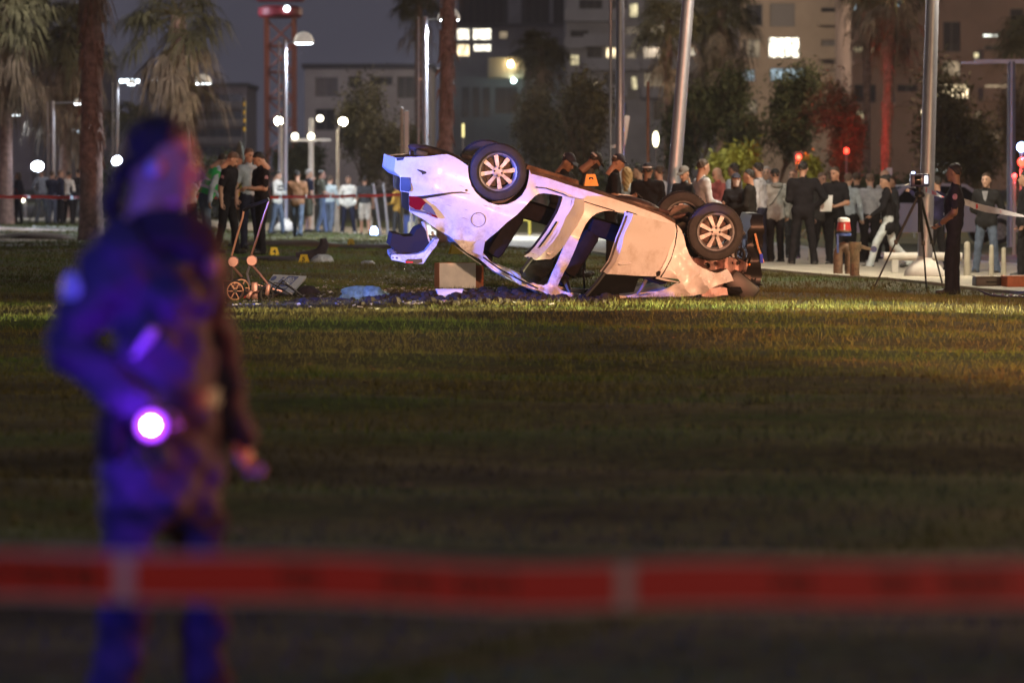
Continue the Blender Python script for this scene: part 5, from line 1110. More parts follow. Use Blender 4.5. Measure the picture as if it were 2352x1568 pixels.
person('r22', 'bald man behind the walking woman', 2030, 117, 1.76, -60, (.30,.28,.28), BLK, 'long', 'bald', 'black', None, 'pale', group=g2)
person('r22b', 'person in shorts and pale sneakers behind the walking woman', 2052, 119, 1.66, 100, DGR, (.05,.05,.05), 'long', 'short', 'brown', None, 'tan', shorts=True, shoes='white', group=g2)
person('r23', 'woman in black jacket and light jeans striding left', 2040, 133, 1.62, 90, BLK, (.55,.60,.62), 'long', 'bun', 'black', None, 'tan', fem=True, jacket=.80, legs='walk', arms=('swing','swingb'), lean=4, nod=8, group=g2)
person('r24', 'dark uniformed officer with wrist watch standing right of the tripod', 2192, 171, 1.75, 84, (.02,.02,.032), (.018,.018,.028), 'short', 'short', 'black', None, 'brown', arms=('clasp','clasp'), wide=1.24, group=g2)
person('r25', 'person in dark clothes behind the thick post holding a glowing device', 2154, 134, 1.66, 60, (.025,.022,.06), BLK, 'long', 'short', 'black', None, 'tan', arms=('up','hold'), group=g2)
person('r26', 'man in dark zip jacket, grey shirt and jeans with hands behind his back', 2266, 136, 1.74, 160, (.022,.022,.024), JNS, 'long', 'short', 'brown', None, 'pale', jacket=True, arms=('back','back'), legs='wide', group=g2)
person('r27', 'person in dark clothes cut by the right frame edge', 2352, 138, 1.72, 90, BLK, BLK, 'long', 'short', 'black', None, 'tan', jacket=True, group=g2)
# ------------------------------------------------------------------ things worn
def body_pts(key, pts): return [PEOPLE[key][3](p)*PEOPLE[key][2] for p in pts]
def band(mb, key, z, rx, ry, h, mi=0, n=20):
    up, k = PEOPLE[key][3], PEOPLE[key][2]; vs = [up((rx*math.cos(6.2832*j/n), ry*math.sin(6.2832*j/n), zz))*k for zz in (z, z+h) for j in range(n)]
    mb.add(vs, [(j, (j+1) % n, n+(j+1) % n, n+j) for j in range(n)], mi)
refl = mat('reflective_tape', (.62,.63,.68), .25, .3)
for key, c in (('vest', (.03,.42,.10)), ('yvest', (.45,.42,.03))):
    mb = MB(); prof = [(.98,.19,.15),(1.1,.185,.15),(1.22,.195,.15),(1.34,.24,.152),(1.43,.24,.125),(1.485,.14,.10)]; n = 22; up, k = PEOPLE[key][3], PEOPLE[key][2]
    vs = [up((rx*math.cos(6.2832*j/n), ry*math.sin(6.2832*j/n)-.005, z))*k for z, rx, ry in prof for j in range(n)]
    mb.add(vs, [(i*n+j, i*n+(j+1) % n, (i+1)*n+(j+1) % n, (i+1)*n+j) for i in range(5) for j in range(n)])
    worn(key, 'vest', mb, mat('vest_'+key, c, .6, var=.1)); mb = MB(); band(mb, key, 1.08, .193, .157, .05); band(mb, key, 1.22, .206, .158, .05); worn(key, 'reflective_band', mb, refl)
for key in ('bald','phone','r24'):
    mb = MB()
    for sd, nm in ((-1,'l'),(1,'r')):
        sh, el = PEOPLE[key][1]['sh'+nm], PEOPLE[key][1]['el'+nm]; c = sh.lerp(el,.32); mb.ell((c+Vector((sd*.058,0,0)))*PEOPLE[key][2], (.008,.034,.042), 12, 8)
    worn(key, 'arm_patch', mb, mat('arm_patch', (.32,.16,.20), .7, var=.4, vs=40)); mb = MB(); band(mb, key, .965, .152, .128, .05); worn(key, 'duty_belt', mb, blackp)
for key in ('r3','r1','r2','r5'):
    o, J, k, up, T4 = PEOPLE[key]; mb = MB(); n = 14
    vs = [T4 @ Vector((.0885*math.cos(math.pi*(-.12)-j/(n-1)*math.pi*.76), -.01+.109*math.sin(math.pi*(-.12)-j/(n-1)*math.pi*.76), z)) for z in (.045,.068) for j in range(n)]
    mb.add(vs, [(j, j+1, n+j+1, n+j) for j in range(n-1)]); worn(key, 'cap_band', mb, mat('white_band', (.55,.54,.56), .6))
up_ = PEOPLE['r14'][3]; worn('r14', 'shoulder_strap', MB().tube([up_(p)*PEOPLE['r14'][2] for p in [(.14,.02,1.475),(.10,-.10,1.43),(.0,-.135,1.28),(-.12,-.12,1.12),(-.165,.0,1.06)]], .013, 6, flat=.5), blackp)
worn('r14', 'hood', MB().ell(up_((0,-.075,1.455))*PEOPLE['r14'][2], (.12,.075,.055), 14, 8), cloth((.23,.225,.21)))
for key in ('m1',):
    mb = MB()
    for z in (1.12,1.22,1.32): band(mb, key, z, .178, .140, .035)
    worn(key, 'jacket_stripe', mb, cloth(BLK))
mb = MB(); q = [PEOPLE['c2'][3](p)*PEOPLE['c2'][2] for p in [(.13,.05,1.47),(.02,.14,1.30),(-.14,.12,1.08)]]; worn('c2', 'strap', mb.tube(q, .014, 6, flat=.5), cloth((.35,.06,.05)))
for key in ('r7','r12'):
    mb = MB()
    for sd in (-1,1): mb.box(PEOPLE[key][3]((sd*.13,-.01,1.492))*PEOPLE[key][2], (.09,.05,.014), bev=.004)
    worn(key, 'epaulette', mb, cloth(NVY))
J_ = PEOPLE['r24'][1]; worn('r24', 'wrist_watch', MB().tube([(J_['wrl']+(J_['ell']-J_['wrl'])*.06)*1.0, (J_['wrl']+(J_['ell']-J_['wrl'])*.16)*1.0], .036, 12), mat('watch_face', (.12,.14,.30), .15, .4))
worn('r26', 'shirt_front', MB().add([PEOPLE['r26'][3](p)*PEOPLE['r26'][2] for p in [(-.055,.098,1.46),(.055,.098,1.46),(.02,.118,1.32),(-.012,.118,1.28),(-.03,.116,1.34)]], [(0,1,2,3,4)]), cloth((.25,.25,.27)))
# ------------------------------------------------------------------ things held
scr = glow('phone_screen', (.75,.85,1), 1.2)
def phone_mb(): return MB().box((0,0,0), (.07,.009,.14), bev=.004)
held('phone', 'l', 'phone', 'dark phone in the hands of the officer in black', 'phone', phone_mb(), blackp, (.06,.03,.03), (40,0,0))
held('r3', 'l', 'phone', 'phone held by the officer in the black t-shirt', 'phone', phone_mb(), blackp, (.06,.03,.03), (50,0,0))
held('m1', 'l', 'phone', 'phone held by the man in the striped jacket', 'phone', phone_mb(), blackp, (.06,.03,.03), (40,0,0))
held('r18', 'r', 'paper_sheet', 'white sheet of paper held by the man in the black polo shirt', 'paper', MB().box((0,0,0), (.21,.004,.29)), mat('paper_white', (.70,.69,.68), .8), (-.02,.06,.07), (14,0,0))
held('paper', 'l', 'paper_sheet', 'white sheet held by the man behind the woman\'s scarf', 'paper', MB().box((0,0,0), (.24,.004,.32)), mat('paper_white', (.70,.69,.68), .8), (0,.05,-.04), (10,0,0))
held('r25', 'r', 'device', 'small dark device with a green light behind the thick post', 'device', MB().box((0,0,0), (.10,.06,.16), bev=.02), blackp)
held('r23', 'l', 'phone', 'phone carried by the striding woman', 'phone', phone_mb(), blackp, (0,.02,.02), (60,0,0))
held('c4', 'r', 'camera', 'dark camera raised to the cameraman\'s face', 'camera', MB().box((0,0,0), (.14,.09,.10), bev=.02).tube([(0,.04,0),(0,.18,0)], .038, 12), blackp, (-.06,.02,.02))
# ------------------------------------------------------------------ the woman in the foreground
wb = P(368, 425, 930); wb.z = gz(wb.x, wb.y)
person('w', 'blurred woman officer in dark jacket standing in the foreground', 368, 930, 1.60, -128, mat('dark_blue_jacket', (.034,.032,.055), .8, var=.2, vs=7, bump=.5, bs=12), (.04,.036,.05), 'long', 'pony', 'black', None, 'tan', arms=('down','hipw'), legs='wide', jacket=.78, fem=True, vox=.0125, turn=36, nod=6, wide=.97, base=Vector((wb.x, wb.y, wb.z-.02)))
o, J, k, up, T4 = PEOPLE['w']
# scarf and raised collar
mb = MB(); n = 22
for (z, r) in [(1.425,.105),(1.455,.095),(1.475,.08)]:
    mb.tube([up((r*math.cos(6.2832*j/n), .012+r*math.sin(6.2832*j/n)+.02, z+.02*math.sin(6.2832*j/n+1)))*k for j in range(n+1)], .026, 8, cap=False)
mb.ell(up((-.02,.12,1.43))*k, (.07,.045,.06), 12, 8); worn('w', 'scarf', mb, cloth((.035,.03,.03)))
shr, elr, wrr = J['shr'], J['elr'], J['wrr']; c = shr.lerp(elr,.45)
worn('w', 'arm_patch', MB().ell((c+Vector((.072,-.02,0)))*k, (.010,.035,.05), 12, 8), mat('reflective_patch', (.40,.42,.5), .4))
worn('w', 'reflective_strip', MB().tube([up((.135,.10,1.20))*k, up((.145,.05,1.13))*k], .022, 8, flat=.4), mat('reflective_patch', (.75,.75,.78), .3))
mb = MB(); band(mb, 'w', .985, .175, .148, .05, 0, 26); worn('w', 'belt', mb, blackp)
worn('w', 'badge', MB().ell(up((-.03,.165,1.37))*k, (.024,.012,.024), 12, 8), mat('skin_brown', SK['brown']))
worn('w', 'earpiece', MB().ell(T4 @ Vector((.082,-.01,-.02)), (.016,.02,.02), 12, 8), mat('reflective_patch', (.75,.75,.78), .3))
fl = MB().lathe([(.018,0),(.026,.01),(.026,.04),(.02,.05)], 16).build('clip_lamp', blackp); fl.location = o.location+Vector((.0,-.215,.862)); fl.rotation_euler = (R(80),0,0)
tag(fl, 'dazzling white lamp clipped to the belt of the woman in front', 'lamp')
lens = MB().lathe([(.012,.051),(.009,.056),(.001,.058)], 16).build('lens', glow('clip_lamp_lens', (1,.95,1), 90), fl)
MB().tube([(.026*math.cos(j*.3927),.026*math.sin(j*.3927),.045) for j in range(17)], .009, 6, cap=False).build('halo_ring', glow('halo_ring', (.42,.05,1), 2.2), fl)  # glowing ring added to stand in for the halo around the lamp
l = lamp('clip_lamp_light', 'POINT', (0,0,.09), (.20,.015,1), 6, .03); l.parent = fl
worn('w', 'handcuffs', MB().tube([Vector((.165,.06,.80))+Vector((0,.03*math.cos(j*.5236),.03*math.sin(j*.5236))) for j in range(13)], .006, 6, cap=False).tube([Vector((.15,.12,.79))+Vector((0,.03*math.cos(j*.5236),.03*math.sin(j*.5236))) for j in range(13)], .006, 6, cap=False), mat('chrome', (.8,.8,.82), .12, 1))
worn('w', 'pouch', MB().box((.175,.0,.84), (.05,.08,.12), bev=.015), blackp)
# ------------------------------------------------------------------ stroller and litter on the lawn
copper = mat('copper_tube', (.38,.20,.15), .35, .6); wht = mat('white_plastic', (.68,.67,.66), .5)
SS = 205
def D3(px, py, s=SS, dy=0):
    p = P(px, py, s); p.y += dy; return p
sb = D3(575, 690); sb.z = gz(sb.x, sb.y); st_ = thing('stroller', 'copper framed baby stroller chassis standing on the lawn', 'stroller', sb)
q = lambda px, py, dy=0: D3(px, py, SS, dy)-sb
MB().tube([q(532,588,.0), q(545,540), q(557,500), q(560,482)], .013, 8).build('handle_tube', copper, st_); MB().tube([q(573,598,-.0), q(590,550,-.05), q(606,500,-.1), q(619,463,-.12)], .013, 8).build('handle_tube', copper, st_)
MB().tube([q(560,483), q(575,474,-.05), q(600,466,-.1), q(619,458,-.12)], .022, 8).build('handle_grip', blackp, st_)
for (x, y, dy) in [(536,601,0),(580,598,-.1)]: MB().lathe([(.001,-.025),(.05,-.025),(.06,0),(.05,.025),(.001,.025)], 18, Matrix.Translation(q(x, y, dy)) @ Matrix.Rotation(R(90),4,'X') @ Matrix.Scale(1.1,4)).build('fold_joint', copper, st_)
for pts, m in [([(534,612,0),(556,636,0)], copper), ([(578,606,-.1),(598,628,-.12),(614,648,-.12),(622,658,-.12)], copper), ([(622,660,-.12),(600,668,-.06),(566,678,0)], copper), ([(536,655,.1),(560,666,.1),(580,676,.05)], copper), ([(532,612,0),(533,640,0),(530,670,0)], blackp), ([(574,612,-.08),(568,628,-.05),(574,655,0)], mat('dull_steel', (.35,.33,.38)))]:
    MB().tube([q(*p) for p in pts], .014, 8).build('frame_tube', m, st_)
MB().box(q(585,668), (.07,.03,.20), bev=.01).build('footrest', copper, st_); MB().tube([q(556,684), q(584,676)], .014, 8).build('red_strap', mat('red_strap', (.5,.05,.04), .6), st_)
def buggy_wheel(px, py, r, dy, c):
    w = bpy.data.objects.new('wheel', None); C.objects.link(w); w.parent = st_; w.matrix_local = Matrix.Translation(q(px, py, dy)) @ Matrix.Rotation(R(25),4,'Z') @ Matrix.Rotation(R(90),4,'X')
    MB().lathe([(r*.82,-.02),(r*.97,-.018),(r,0),(r*.97,.018),(r*.82,.02)], 30, cap=False).build('tyre', rubber, w); MB().lathe([(r*.72,-.014),(r*.84,-.014),(r*.84,.014),(r*.72,.014),(r*.72,-.014)], 30, cap=False).build('rim', c, w)
    for k in range(6): a = k*1.0472; MB().tube([(.01*math.cos(a),.01*math.sin(a),0),(r*.75*math.cos(a),r*.75*math.sin(a),0)], .008, 6).build('spoke', c, w)
    MB().lathe([(.02,-.025),(.02,.025)], 10).build('hub', blackp, w)
buggy_wheel(540, 668, .125, -.05, copper); buggy_wheel(546, 664, .125, .5, copper); buggy_wheel(614, 676, .09, -.15, blackp); buggy_wheel(592, 676, .09, .32, blackp)
MB().box(q(618,664,-.2), (.05,.05,.13), Matrix.Rotation(.2,3,'Y'), bev=.015).build('fork', copper, st_); MB().box(q(575,676,-.1), (.05,.05,.10), Matrix.Rotation(.5,3,'Y'), bev=.015).build('fork', copper, st_)
# tipped delivery crate-board with the blue globe print
b0 = D3(655, 655, 200); b0.z = gz(b0.x, b0.y); root = thing('printed_board', 'white board with blue globe print lying by the stroller', 'board', b0)
A, B_, C_, D_ = [D3(*p)-b0 for p in [(600,668,200),(672,671,198),(704,634,186),(628,630,188)]]
def bl(u, v, o=0): 
    p = A.lerp(B_, u).lerp(D_.lerp(C_, u), v); n = (B_-A).cross(D_-A).normalized(); n = n if n.z > 0 else -n; return p+n*o
def bq(name, pts, m, o): 
    k = len(pts); mb = MB().add([bl(u, v, o) for u, v in pts]+[bl(u, v, o-.0025) for u, v in pts], [tuple(range(k)), tuple(range(2*k-1,k-1,-1))]+[(i, i+k, (i+1) % k+k, (i+1) % k) for i in range(k)]); return mb.build(name, m, root, False)
MB().add([bl(u, v, o) for o in (0,-.03) for u, v in ((0,0),(1,0),(1,1),(0,1))], [(0,1,2,3),(7,6,5,4),(0,4,5,1),(1,5,6,2),(2,6,7,3),(3,7,4,0)]).build('board', wht, root, False)
blu = mat('print_blue', (.02,.05,.30), .5); bq('blue_field', [(.36,.10),(.72,.06),(.80,.92),(.48,.94)], blu, .004)
gc = (.62,.62); ring = [(gc[0]+.13*math.cos(k*.3927), gc[1]+.22*math.sin(k*.3927)) for k in range(16)]; bq('globe_disc', ring, wht, .008)
for dxx in (-.07,0,.07):
    MB().tube([bl(gc[0]+dxx*math.sqrt(max(0,1-(t/.21)**2)) if dxx else gc[0], gc[1]+t, .010) for t in [x*.0525 for x in range(-4,5)]], .004, 4).build('meridian', blu, root)
for dv in (-.11,0,.11): 
    w = .13*math.sqrt(1-(dv/.22)**2); MB().tube([bl(gc[0]-w, gc[1]+dv, .010), bl(gc[0]+w, gc[1]+dv, .010)], .004, 4).build('parallel', blu, root)
for i in range(6): bq('lettering', [(.44+i*.045,.16),(.47+i*.045,.155),(.475+i*.045,.26),(.446+i*.045,.27)], wht, .008)
for i in range(7): bq('lettering', [(.27+i*.012,.10+i*.11),(.33+i*.012,.10+i*.11),(.33+i*.012,.17+i*.11),(.27+i*.012,.17+i*.11)], blu, .006)
bq('round_mark', [(.10+.075*math.cos(k*.5236), .74+.14*math.sin(k*.5236)) for k in range(12)], blu, .006)
# soft things: bags and cloth heaps
def lump(name, label, cat, px, s, r, m, seed, amp=.3, flat=True, n=22, k=12, freq=3.0, off=(0,0)):
    rd = random.Random(seed); ph = [rd.uniform(0,6) for _ in range(9)]; b = G(px, s); b.x += off[0]; b.y += off[1]; b.z = gz(b.x, b.y); vs = []
    for i in range(k+1):
        t = math.pi/2*i/k
        for j in range(n):
            a = 6.2832*j/n; w = 1+amp*(.5*math.sin(2*a+ph[0])+.35*math.sin(3*a+ph[1]+t*2)+.3*math.sin(freq*2*a+ph[2]+5*t)+.2*math.sin(freq*3*a-ph[3]-7*t))
            vs.append((r[0]*w*math.cos(t)*math.cos(a), r[1]*w*math.cos(t)*math.sin(a), r[2]*math.sin(t)**.8*(1+amp*.8*math.sin(3*a+ph[4])*math.cos(t))-.015))
    fs = [(i*n+j, i*n+(j+1) % n, (i+1)*n+(j+1) % n, (i+1)*n+j) for i in range(k) for j in range(n)]
    o = MB().add(vs, fs).build(name, m, None, True, 70); o.location = b; return tag(o, label, cat)
teal = mat('teal_plastic', (.17,.30,.27), .4, var=.35, vs=14, bump=1, bs=22, trans=.1); clearp = mat('clear_plastic', (.45,.50,.58), .25, var=.2, vs=12, bump=.8, bs=25, trans=.3); darkc = mat('dark_cloth', (.028,.02,.028), .95, var=.4, vs=9, bump=.6, bs=25)
lump('plastic_bag', 'teal plastic bag lying on the grass left of the car', 'bag', 840, 205, (.23,.16,.17), teal, 3, .42, freq=4.0)
lump('plastic_bag', 'clear whitish plastic bag beside the numbered yellow marker', 'bag', 738, 142, (.17,.13,.15), clearp, 4, .3)
lump('plastic_scrap', 'crumpled clear plastic scrap between marker and torn boot lid', 'litter', 846, 146, (.12,.10,.07), clearp, 5, .35)
lump('cloth_heap', 'low dark cloth heap in front of the officers', 'cloth', 640, 138, (.85,.5,.09), darkc, 6, .3)
lump('cloth_heap', 'broad dark cloth spread on the lawn left of the torn boot lid', 'cloth', 866, 122, (.75,.8,.12), darkc, 7, .3)
lump('cloth_heap', 'dark purple cloth bundle right of the stroller', 'cloth', 735, 207, (.35,.16,.07), mat('purple_cloth', (.03,.022,.05), .9, var=.4, vs=8), 8, .3)
lump('cloth_heap', 'dark rounded bundle at the end of the printed board', 'cloth', 708, 196, (.13,.12,.12), darkc, 9, .25)
lump('cloth_heap', 'dark brown mound of earth behind the numbered marker', 'earth', 672, 116, (1.1,.9,.16), mat('brown_earth', (.07,.045,.03), .95, var=.4, vs=6, bump=.6), 10, .2)
lump('earth_mound', 'brown earth mound on the lawn at the far left', 'earth', 80, 90, (1.0,.8,.20), mat('brown_earth', (.07,.045,.03)), 12, .2)
lump('seat_fabric', 'dark folded seat fabric under the stroller frame', 'cloth', 560, 203, (.32,.2,.10), darkc, 61, .35)
lump('seat_fabric', 'pale padded seat liner behind the stroller wheels', 'cloth', 588, 200, (.20,.14,.07), mat('pale_liner', (.50,.48,.50), .8, var=.2), 62, .35)
lump('seat_fabric', 'black carry cot shell tipped over left of the stroller', 'cot', 515, 198, (.26,.22,.16), darkc, 63, .25)
lump('trim_piece', 'long black trim piece lying left of the teal bag', 'trim', 770, 209, (.30,.07,.05), blackp, 64, .3)
lump('trim_piece', 'black bumper fragment in front of the hanging boot lid', 'trim', 925, 203, (.28,.12,.07), blackp, 65, .4)
mb = MB()
for i in range(700):
    px = random.gauss(860,210); s = random.gauss(203,9); p = G(px, max(165, min(226, s))); r = random.uniform(.012,.06)
    a = random.uniform(0,3); pts = [Vector((r*random.uniform(.4,1)*math.cos(k*2.1+a), r*random.uniform(.3,.8)*math.sin(k*2.1+a), random.uniform(.012,.03))) for k in range(3)]
    mb.add([p+q for q in pts]+[p+q+Vector((0,0,-.012)) for q in pts], [(0,1,2),(5,4,3),(0,3,4,1),(1,4,5,2),(2,5,3,0)], random.choice([0,0,0,1,2]))
tag(mb.build('plastic_shards', [blackp, mat('grey_shard', (.22,.21,.22), .5), mat('white_shard', (.6,.6,.62), .4)], None, False), 'broken plastic shards scattered left of and under the car', kind='stuff')
b = G(530, 201); root = thing('bent_frame', 'tangle of bent black and copper tubes beside the stroller', 'frame', b); rd = random.Random(3)
for i in range(9):
    x = rd.uniform(-.25,.45); MB().tube([(x,rd.uniform(-.1,.2),.02),(x+rd.uniform(-.15,.2),rd.uniform(-.1,.2),rd.uniform(.08,.26)),(x+rd.uniform(.1,.35),rd.uniform(-.1,.2),rd.uniform(.05,.22)),(x+rd.uniform(.2,.5),rd.uniform(-.1,.2),.02)], .009, 6).build('bent_tube', copper if i % 3 == 0 else blackp, root)
# black upright boot-like sack
b = G(728, 138); o = MB().tube([(-.35,0,.05),(-.1,0,.08),(.05,0,.13),(.12,0,.26),(.10,.0,.38)], [.09,.10,.10,.08,.055], 12).build('black_sack', darkc); o.location = b; tag(o, 'black sack bent upright behind the clear plastic bag', 'sack')
# evidence markers
yel = mat('marker_yellow', (.70,.48,.03), .5); org = mat('marker_orange', (.80,.33,.03), .5)
def marker(label, p, num, rz=0, m=yel, sc=1.0):
    r_ = thing('evidence_marker', label, 'marker', p, rz); w, h, d = .085*sc, .14*sc, .07*sc
    for sg in (-1,1):
        vs = [(-w,sg*d,0),(w,sg*d,0),(w*.62,sg*.006,h),(-w*.62,sg*.006,h)]; vs += [(x, y-sg*.004, z) for x, y, z in vs]
        MB().add(vs, [(0,1,2,3),(7,6,5,4),(0,4,5,1),(1,5,6,2),(2,6,7,3),(3,7,4,0)]).build('face', m, r_, False)
    if num:
        cu = bpy.data.curves.new('digit', 'FONT'); cu.body = num; cu.size = .115*sc; cu.align_x = 'CENTER'; cu.align_y = 'CENTER'; cu.extrude = .001; cu.offset = .0035*sc
        t = bpy.data.objects.new('tmp', cu); C.objects.link(t); bpy.context.view_layer.update(); me = bpy.data.meshes.new_from_object(t.evaluated_get(bpy.context.evaluated_depsgraph_get())); bpy.data.objects.remove(t)
        me.materials.clear(); me.materials.append(blackp); dg = bpy.data.objects.new('digit', me); C.objects.link(dg); dg.parent = r_; ang = math.atan2(h, d); dg.location = (0,-d*.52-.004,h*.47); dg.rotation_euler = (ang,0,0)
marker('yellow evidence marker with number 5 beside the clear plastic bag', G(698, 142), '5', R(-8))
marker('yellow evidence marker at the feet of the officer with a phone', G(629, 133), '4', R(14))
marker('yellow evidence marker farthest back near the white shoes', G(806, 98), '1', R(10))
marker('orange evidence marker with number 9 on the car\'s upturned sill', CM @ (S(1273,335)+Vector((0,.05,.02))), '9', R(6), org, .92)
marker('yellow evidence marker standing in the open cardboard box', P(1047, 583, 196), '', R(20), yel, .9)
# cardboard box and tub
b = G(1053, 192); root = thing('cardboard_box', 'open cardboard box with pale front under the car\'s tail', 'box', b, R(12)); w, d, h, t = .44, .30, .30, .006
card = mat('pale_cardboard', (.82,.74,.64), .85, var=.08); card2 = mat('brown_cardboard', (.42,.17,.08), .85, var=.1)
MB().box((-.04,-d/2,h/2+.02), (w,t,h)).build('front_panel', card, root); MB().box((w/2-.037,0,h/2+.02), (t,d-2*t,h)).build('side_panel', card2, root); MB().box((-.04,d/2,h/2+.02), (w,t,h)).build('back_panel', card2, root)
MB().box((-w/2-.043,0,h/2+.02), (t,d-2*t,h)).build('side_panel', card2, root); MB().box((-.04,0,.03), (w-.02,d-.02,t)).build('bottom_panel', card2, root); MB().box((w/2+.03,.10,h/2-.0), (.16,t,h*.9), Matrix.Rotation(.25,3,'Z')).build('flap', card2, root)
b = G(1032, 206); root = thing('white_tub', 'white plastic tub in front of the cardboard box', 'tub', b, R(5))
mb = MB(); vs = [(x*w_, y*d_, z) for z, w_, d_ in ((0,.12,.07),(.10,.145,.085),(.10,.135,.075),(.012,.112,.062)) for x, y in ((-1,-1),(1,-1),(1,1),(-1,1))]
mb.add(vs, [(3,2,1,0)]+[(4*i+j, 4*i+(j+1) % 4, 4*i+4+(j+1) % 4, 4*i+4+j) for i in range(3) for j in range(4)]+[(12,13,14,15)]); mb.build('tub_body', mat('tub_white', (.62,.62,.66), .45), root, False)
MB().tube([(-.147,-.087,.1),(.147,-.087,.1),(.147,.087,.1),(-.147,.087,.1),(-.147,-.087,.1)], .007, 6).build('rim', mat('tub_white', (.62,.62,.66)), root)
# churned earth and small litter along the front of the wreck
mb = MB()
for i in range(1500):
    px = random.choice([random.uniform(690,1300), random.gauss(1120,90), random.uniform(850,1300), random.uniform(1340,1420)]); s = random.uniform(203,212) if random.random() < .8 else random.uniform(196,220); p = G(px, s); r = abs(random.gauss(.018,.014))+.006
    mb.ell(p+Vector((0,random.uniform(-.25,.25),r*.5)), (r*random.uniform(.8,1.8), r*1.2, r), 6, 4, 0, Matrix.Rotation(random.uniform(0,3),3,'Z'))
tag(mb.build('loose_earth', mat('dark_earth', (.022,.016,.012), .95, var=.5, vs=20), None, False), 'churned dark earth and clods along the front of the car', kind='stuff')
mb = MB()
for i in range(520):
    px = random.choice([random.uniform(560,1300), random.uniform(860,1000)]); s = random.uniform(150,215); p = G(px, s); r = random.uniform(.006,.018); a = random.uniform(0,3)
    mb.box(p+Vector((0,0,.02)), (r*2, r, .004), Matrix.Rotation(a,3,'Z') @ Matrix.Rotation(random.uniform(-.6,.6),3,'X'))
tag(mb.build('broken_glass', mat('glass_crumbs', (.55,.58,.62), .15, .2), None, False), 'crumbs of broken glass scattered on the lawn', kind='stuff')
lit_items = [('pink soft toy with a round head in front of the white tub',1020,213,(.055,.05,.06),(.66,.40,.36)),('red cloth strip left of the pink toy',1000,213,(.09,.03,.015),(.45,.05,.05)),('small white cup under the rear roof edge',1135,212,(.03,.03,.035),(.75,.76,.82)),
 ('pale pink scrap beside the white cup',1142,213,(.07,.03,.012),(.62,.42,.36)),('grey printed pouch under the roof rail',1218,212,(.07,.05,.045),(.30,.27,.33)),('pale crumpled tissue at the roof rail',1196,213,(.055,.04,.03),(.62,.50,.48)),('red bottle cap near the roof rail',1236,212,(.022,.022,.018),(.5,.04,.03)),
 ('orange scrap beside the teal bag',888,205,(.05,.03,.02),(.60,.25,.04)),('salmon coloured scrap under the teal bag',812,214,(.09,.04,.015),(.60,.32,.22)),('orange object where the roof meets the grass',1290,212,(.03,.025,.022),(.75,.35,.04)),('small blue object beside the orange one',1302,212,(.03,.02,.015),(.08,.30,.65)),
 ('red cloth bunched at the foot of the cardboard box',1075,195,(.13,.04,.03),(.45,.04,.04)),('pale paper scrap left of the cardboard box',988,186,(.06,.04,.02),(.55,.42,.38)),('tan scrap on the churned earth',1100,207,(.08,.05,.02),(.45,.36,.24)),('light blue paper on the bright grass at far left',105,190,(.06,.05,.008),(.50,.62,.68)),
 ('white scrap at the officer\'s shoe on the right',2172,172,(.09,.05,.02),(.62,.60,.55)),('small white twist of paper on the bright grass',968,195,(.02,.02,.03),(.7,.7,.75)),('white slip of paper behind the stroller',600,160,(.25,.06,.008),(.45,.46,.52)),('white folded sheet left of the scrap of plastic',806,148,(.09,.06,.01),(.55,.56,.62)),('pale scrap on the bright strip behind the board',745,186,(.035,.03,.035),(.60,.52,.50)),
 ('small dark scrap on the lawn below the tripod',1990,168,(.10,.04,.02),(.07,.05,.04)),('blue scrap in front of the stroller wheels',660,212,(.06,.04,.03),(.12,.14,.45)),('straw coloured scrap of dry grass right of the teal bag',905,212,(.16,.09,.04),(.20,.13,.05))]
for i, (lab, px, s, r, c) in enumerate(lit_items):
    lump('litter', lab, 'litter', px, s, r, mat('litter_%d' % i, c, .6, var=.2, vs=15), 40+i, .3, n=12, k=6)
# ------------------------------------------------------------------ tripod scanner, cases, pipes, torn grille
b = G(2112, 163); root = thing('tripod', 'black surveying tripod on the grass', 'tripod', b); top = P(2110, 452, 163).z-b.z
for (fx, fy) in [(-.66,-.25),(.06,-.42),(.40,.55)]:
    foot = Vector((fx, fy, 0)); foot.z = gz(b.x+fx, b.y+fy)-b.z; hd = Vector((fx*.04, fy*.04, top)); mid = hd.lerp(foot,.5)
    lg = MB().tube([hd, mid], .020, 8).build('leg', blackp, root); o = MB().tube([mid, foot], .013, 8).build('lower_leg', blackp, root); MB().box(mid, (.05,.05,.07), bev=.01).build('clamp', blackp, root)
MB().tube([(0,0,top-.5),(0,0,top+.12)], .022, 10).build('centre_column', blackp, root); MB().lathe([(.03,0),(.075,.02),(.075,.06),(.05,.09)], 16, Matrix.Translation((0,0,top-.02))).build('head', blackp, root)
o = thing('laser_scanner', 'dark box shaped laser scanner mounted on the tripod', 'scanner', b+Vector((0,0,top+.16)))
MB().box((0,0,.07), (.27,.16,.19), bev=.025).build('housing', mat('scanner_blue', (.02,.025,.09), .3), o); MB().box((.085,-.083,.08), (.05,.01,.11), bev=.003).build('screen', glow('scanner_screen', (.85,.88,1), 1.6), o); MB().box((-.09,0,.178), (.05,.05,.03), bev=.01).build('status_lamp', glow('scanner_lamp', (.5,.6,1), 4), o); MB().lathe([(.045,-.06),(.05,-.02)], 14).build('mount', blackp, o)
MB().box((-.03,-.082,.07), (.09,.008,.13), bev=.003).build('mirror_window', cglass, o)
b = G(2274, 164); root = thing('black_case', 'black hard equipment case on the grass', 'case', b, R(4)); MB().box((0,0,.085), (.44,.3,.17), bev=.015).build('body', blackp, root); MB().box((0,0,.178), (.445,.305,.012), bev=.004).build('lid_edge', mat('case_edge', (.45,.42,.36), .5), root); MB().tube([(-.07,-.155,.10),(-.05,-.18,.10),(.05,-.18,.10),(.07,-.155,.10)], .01, 6).build('handle', blackp, root)
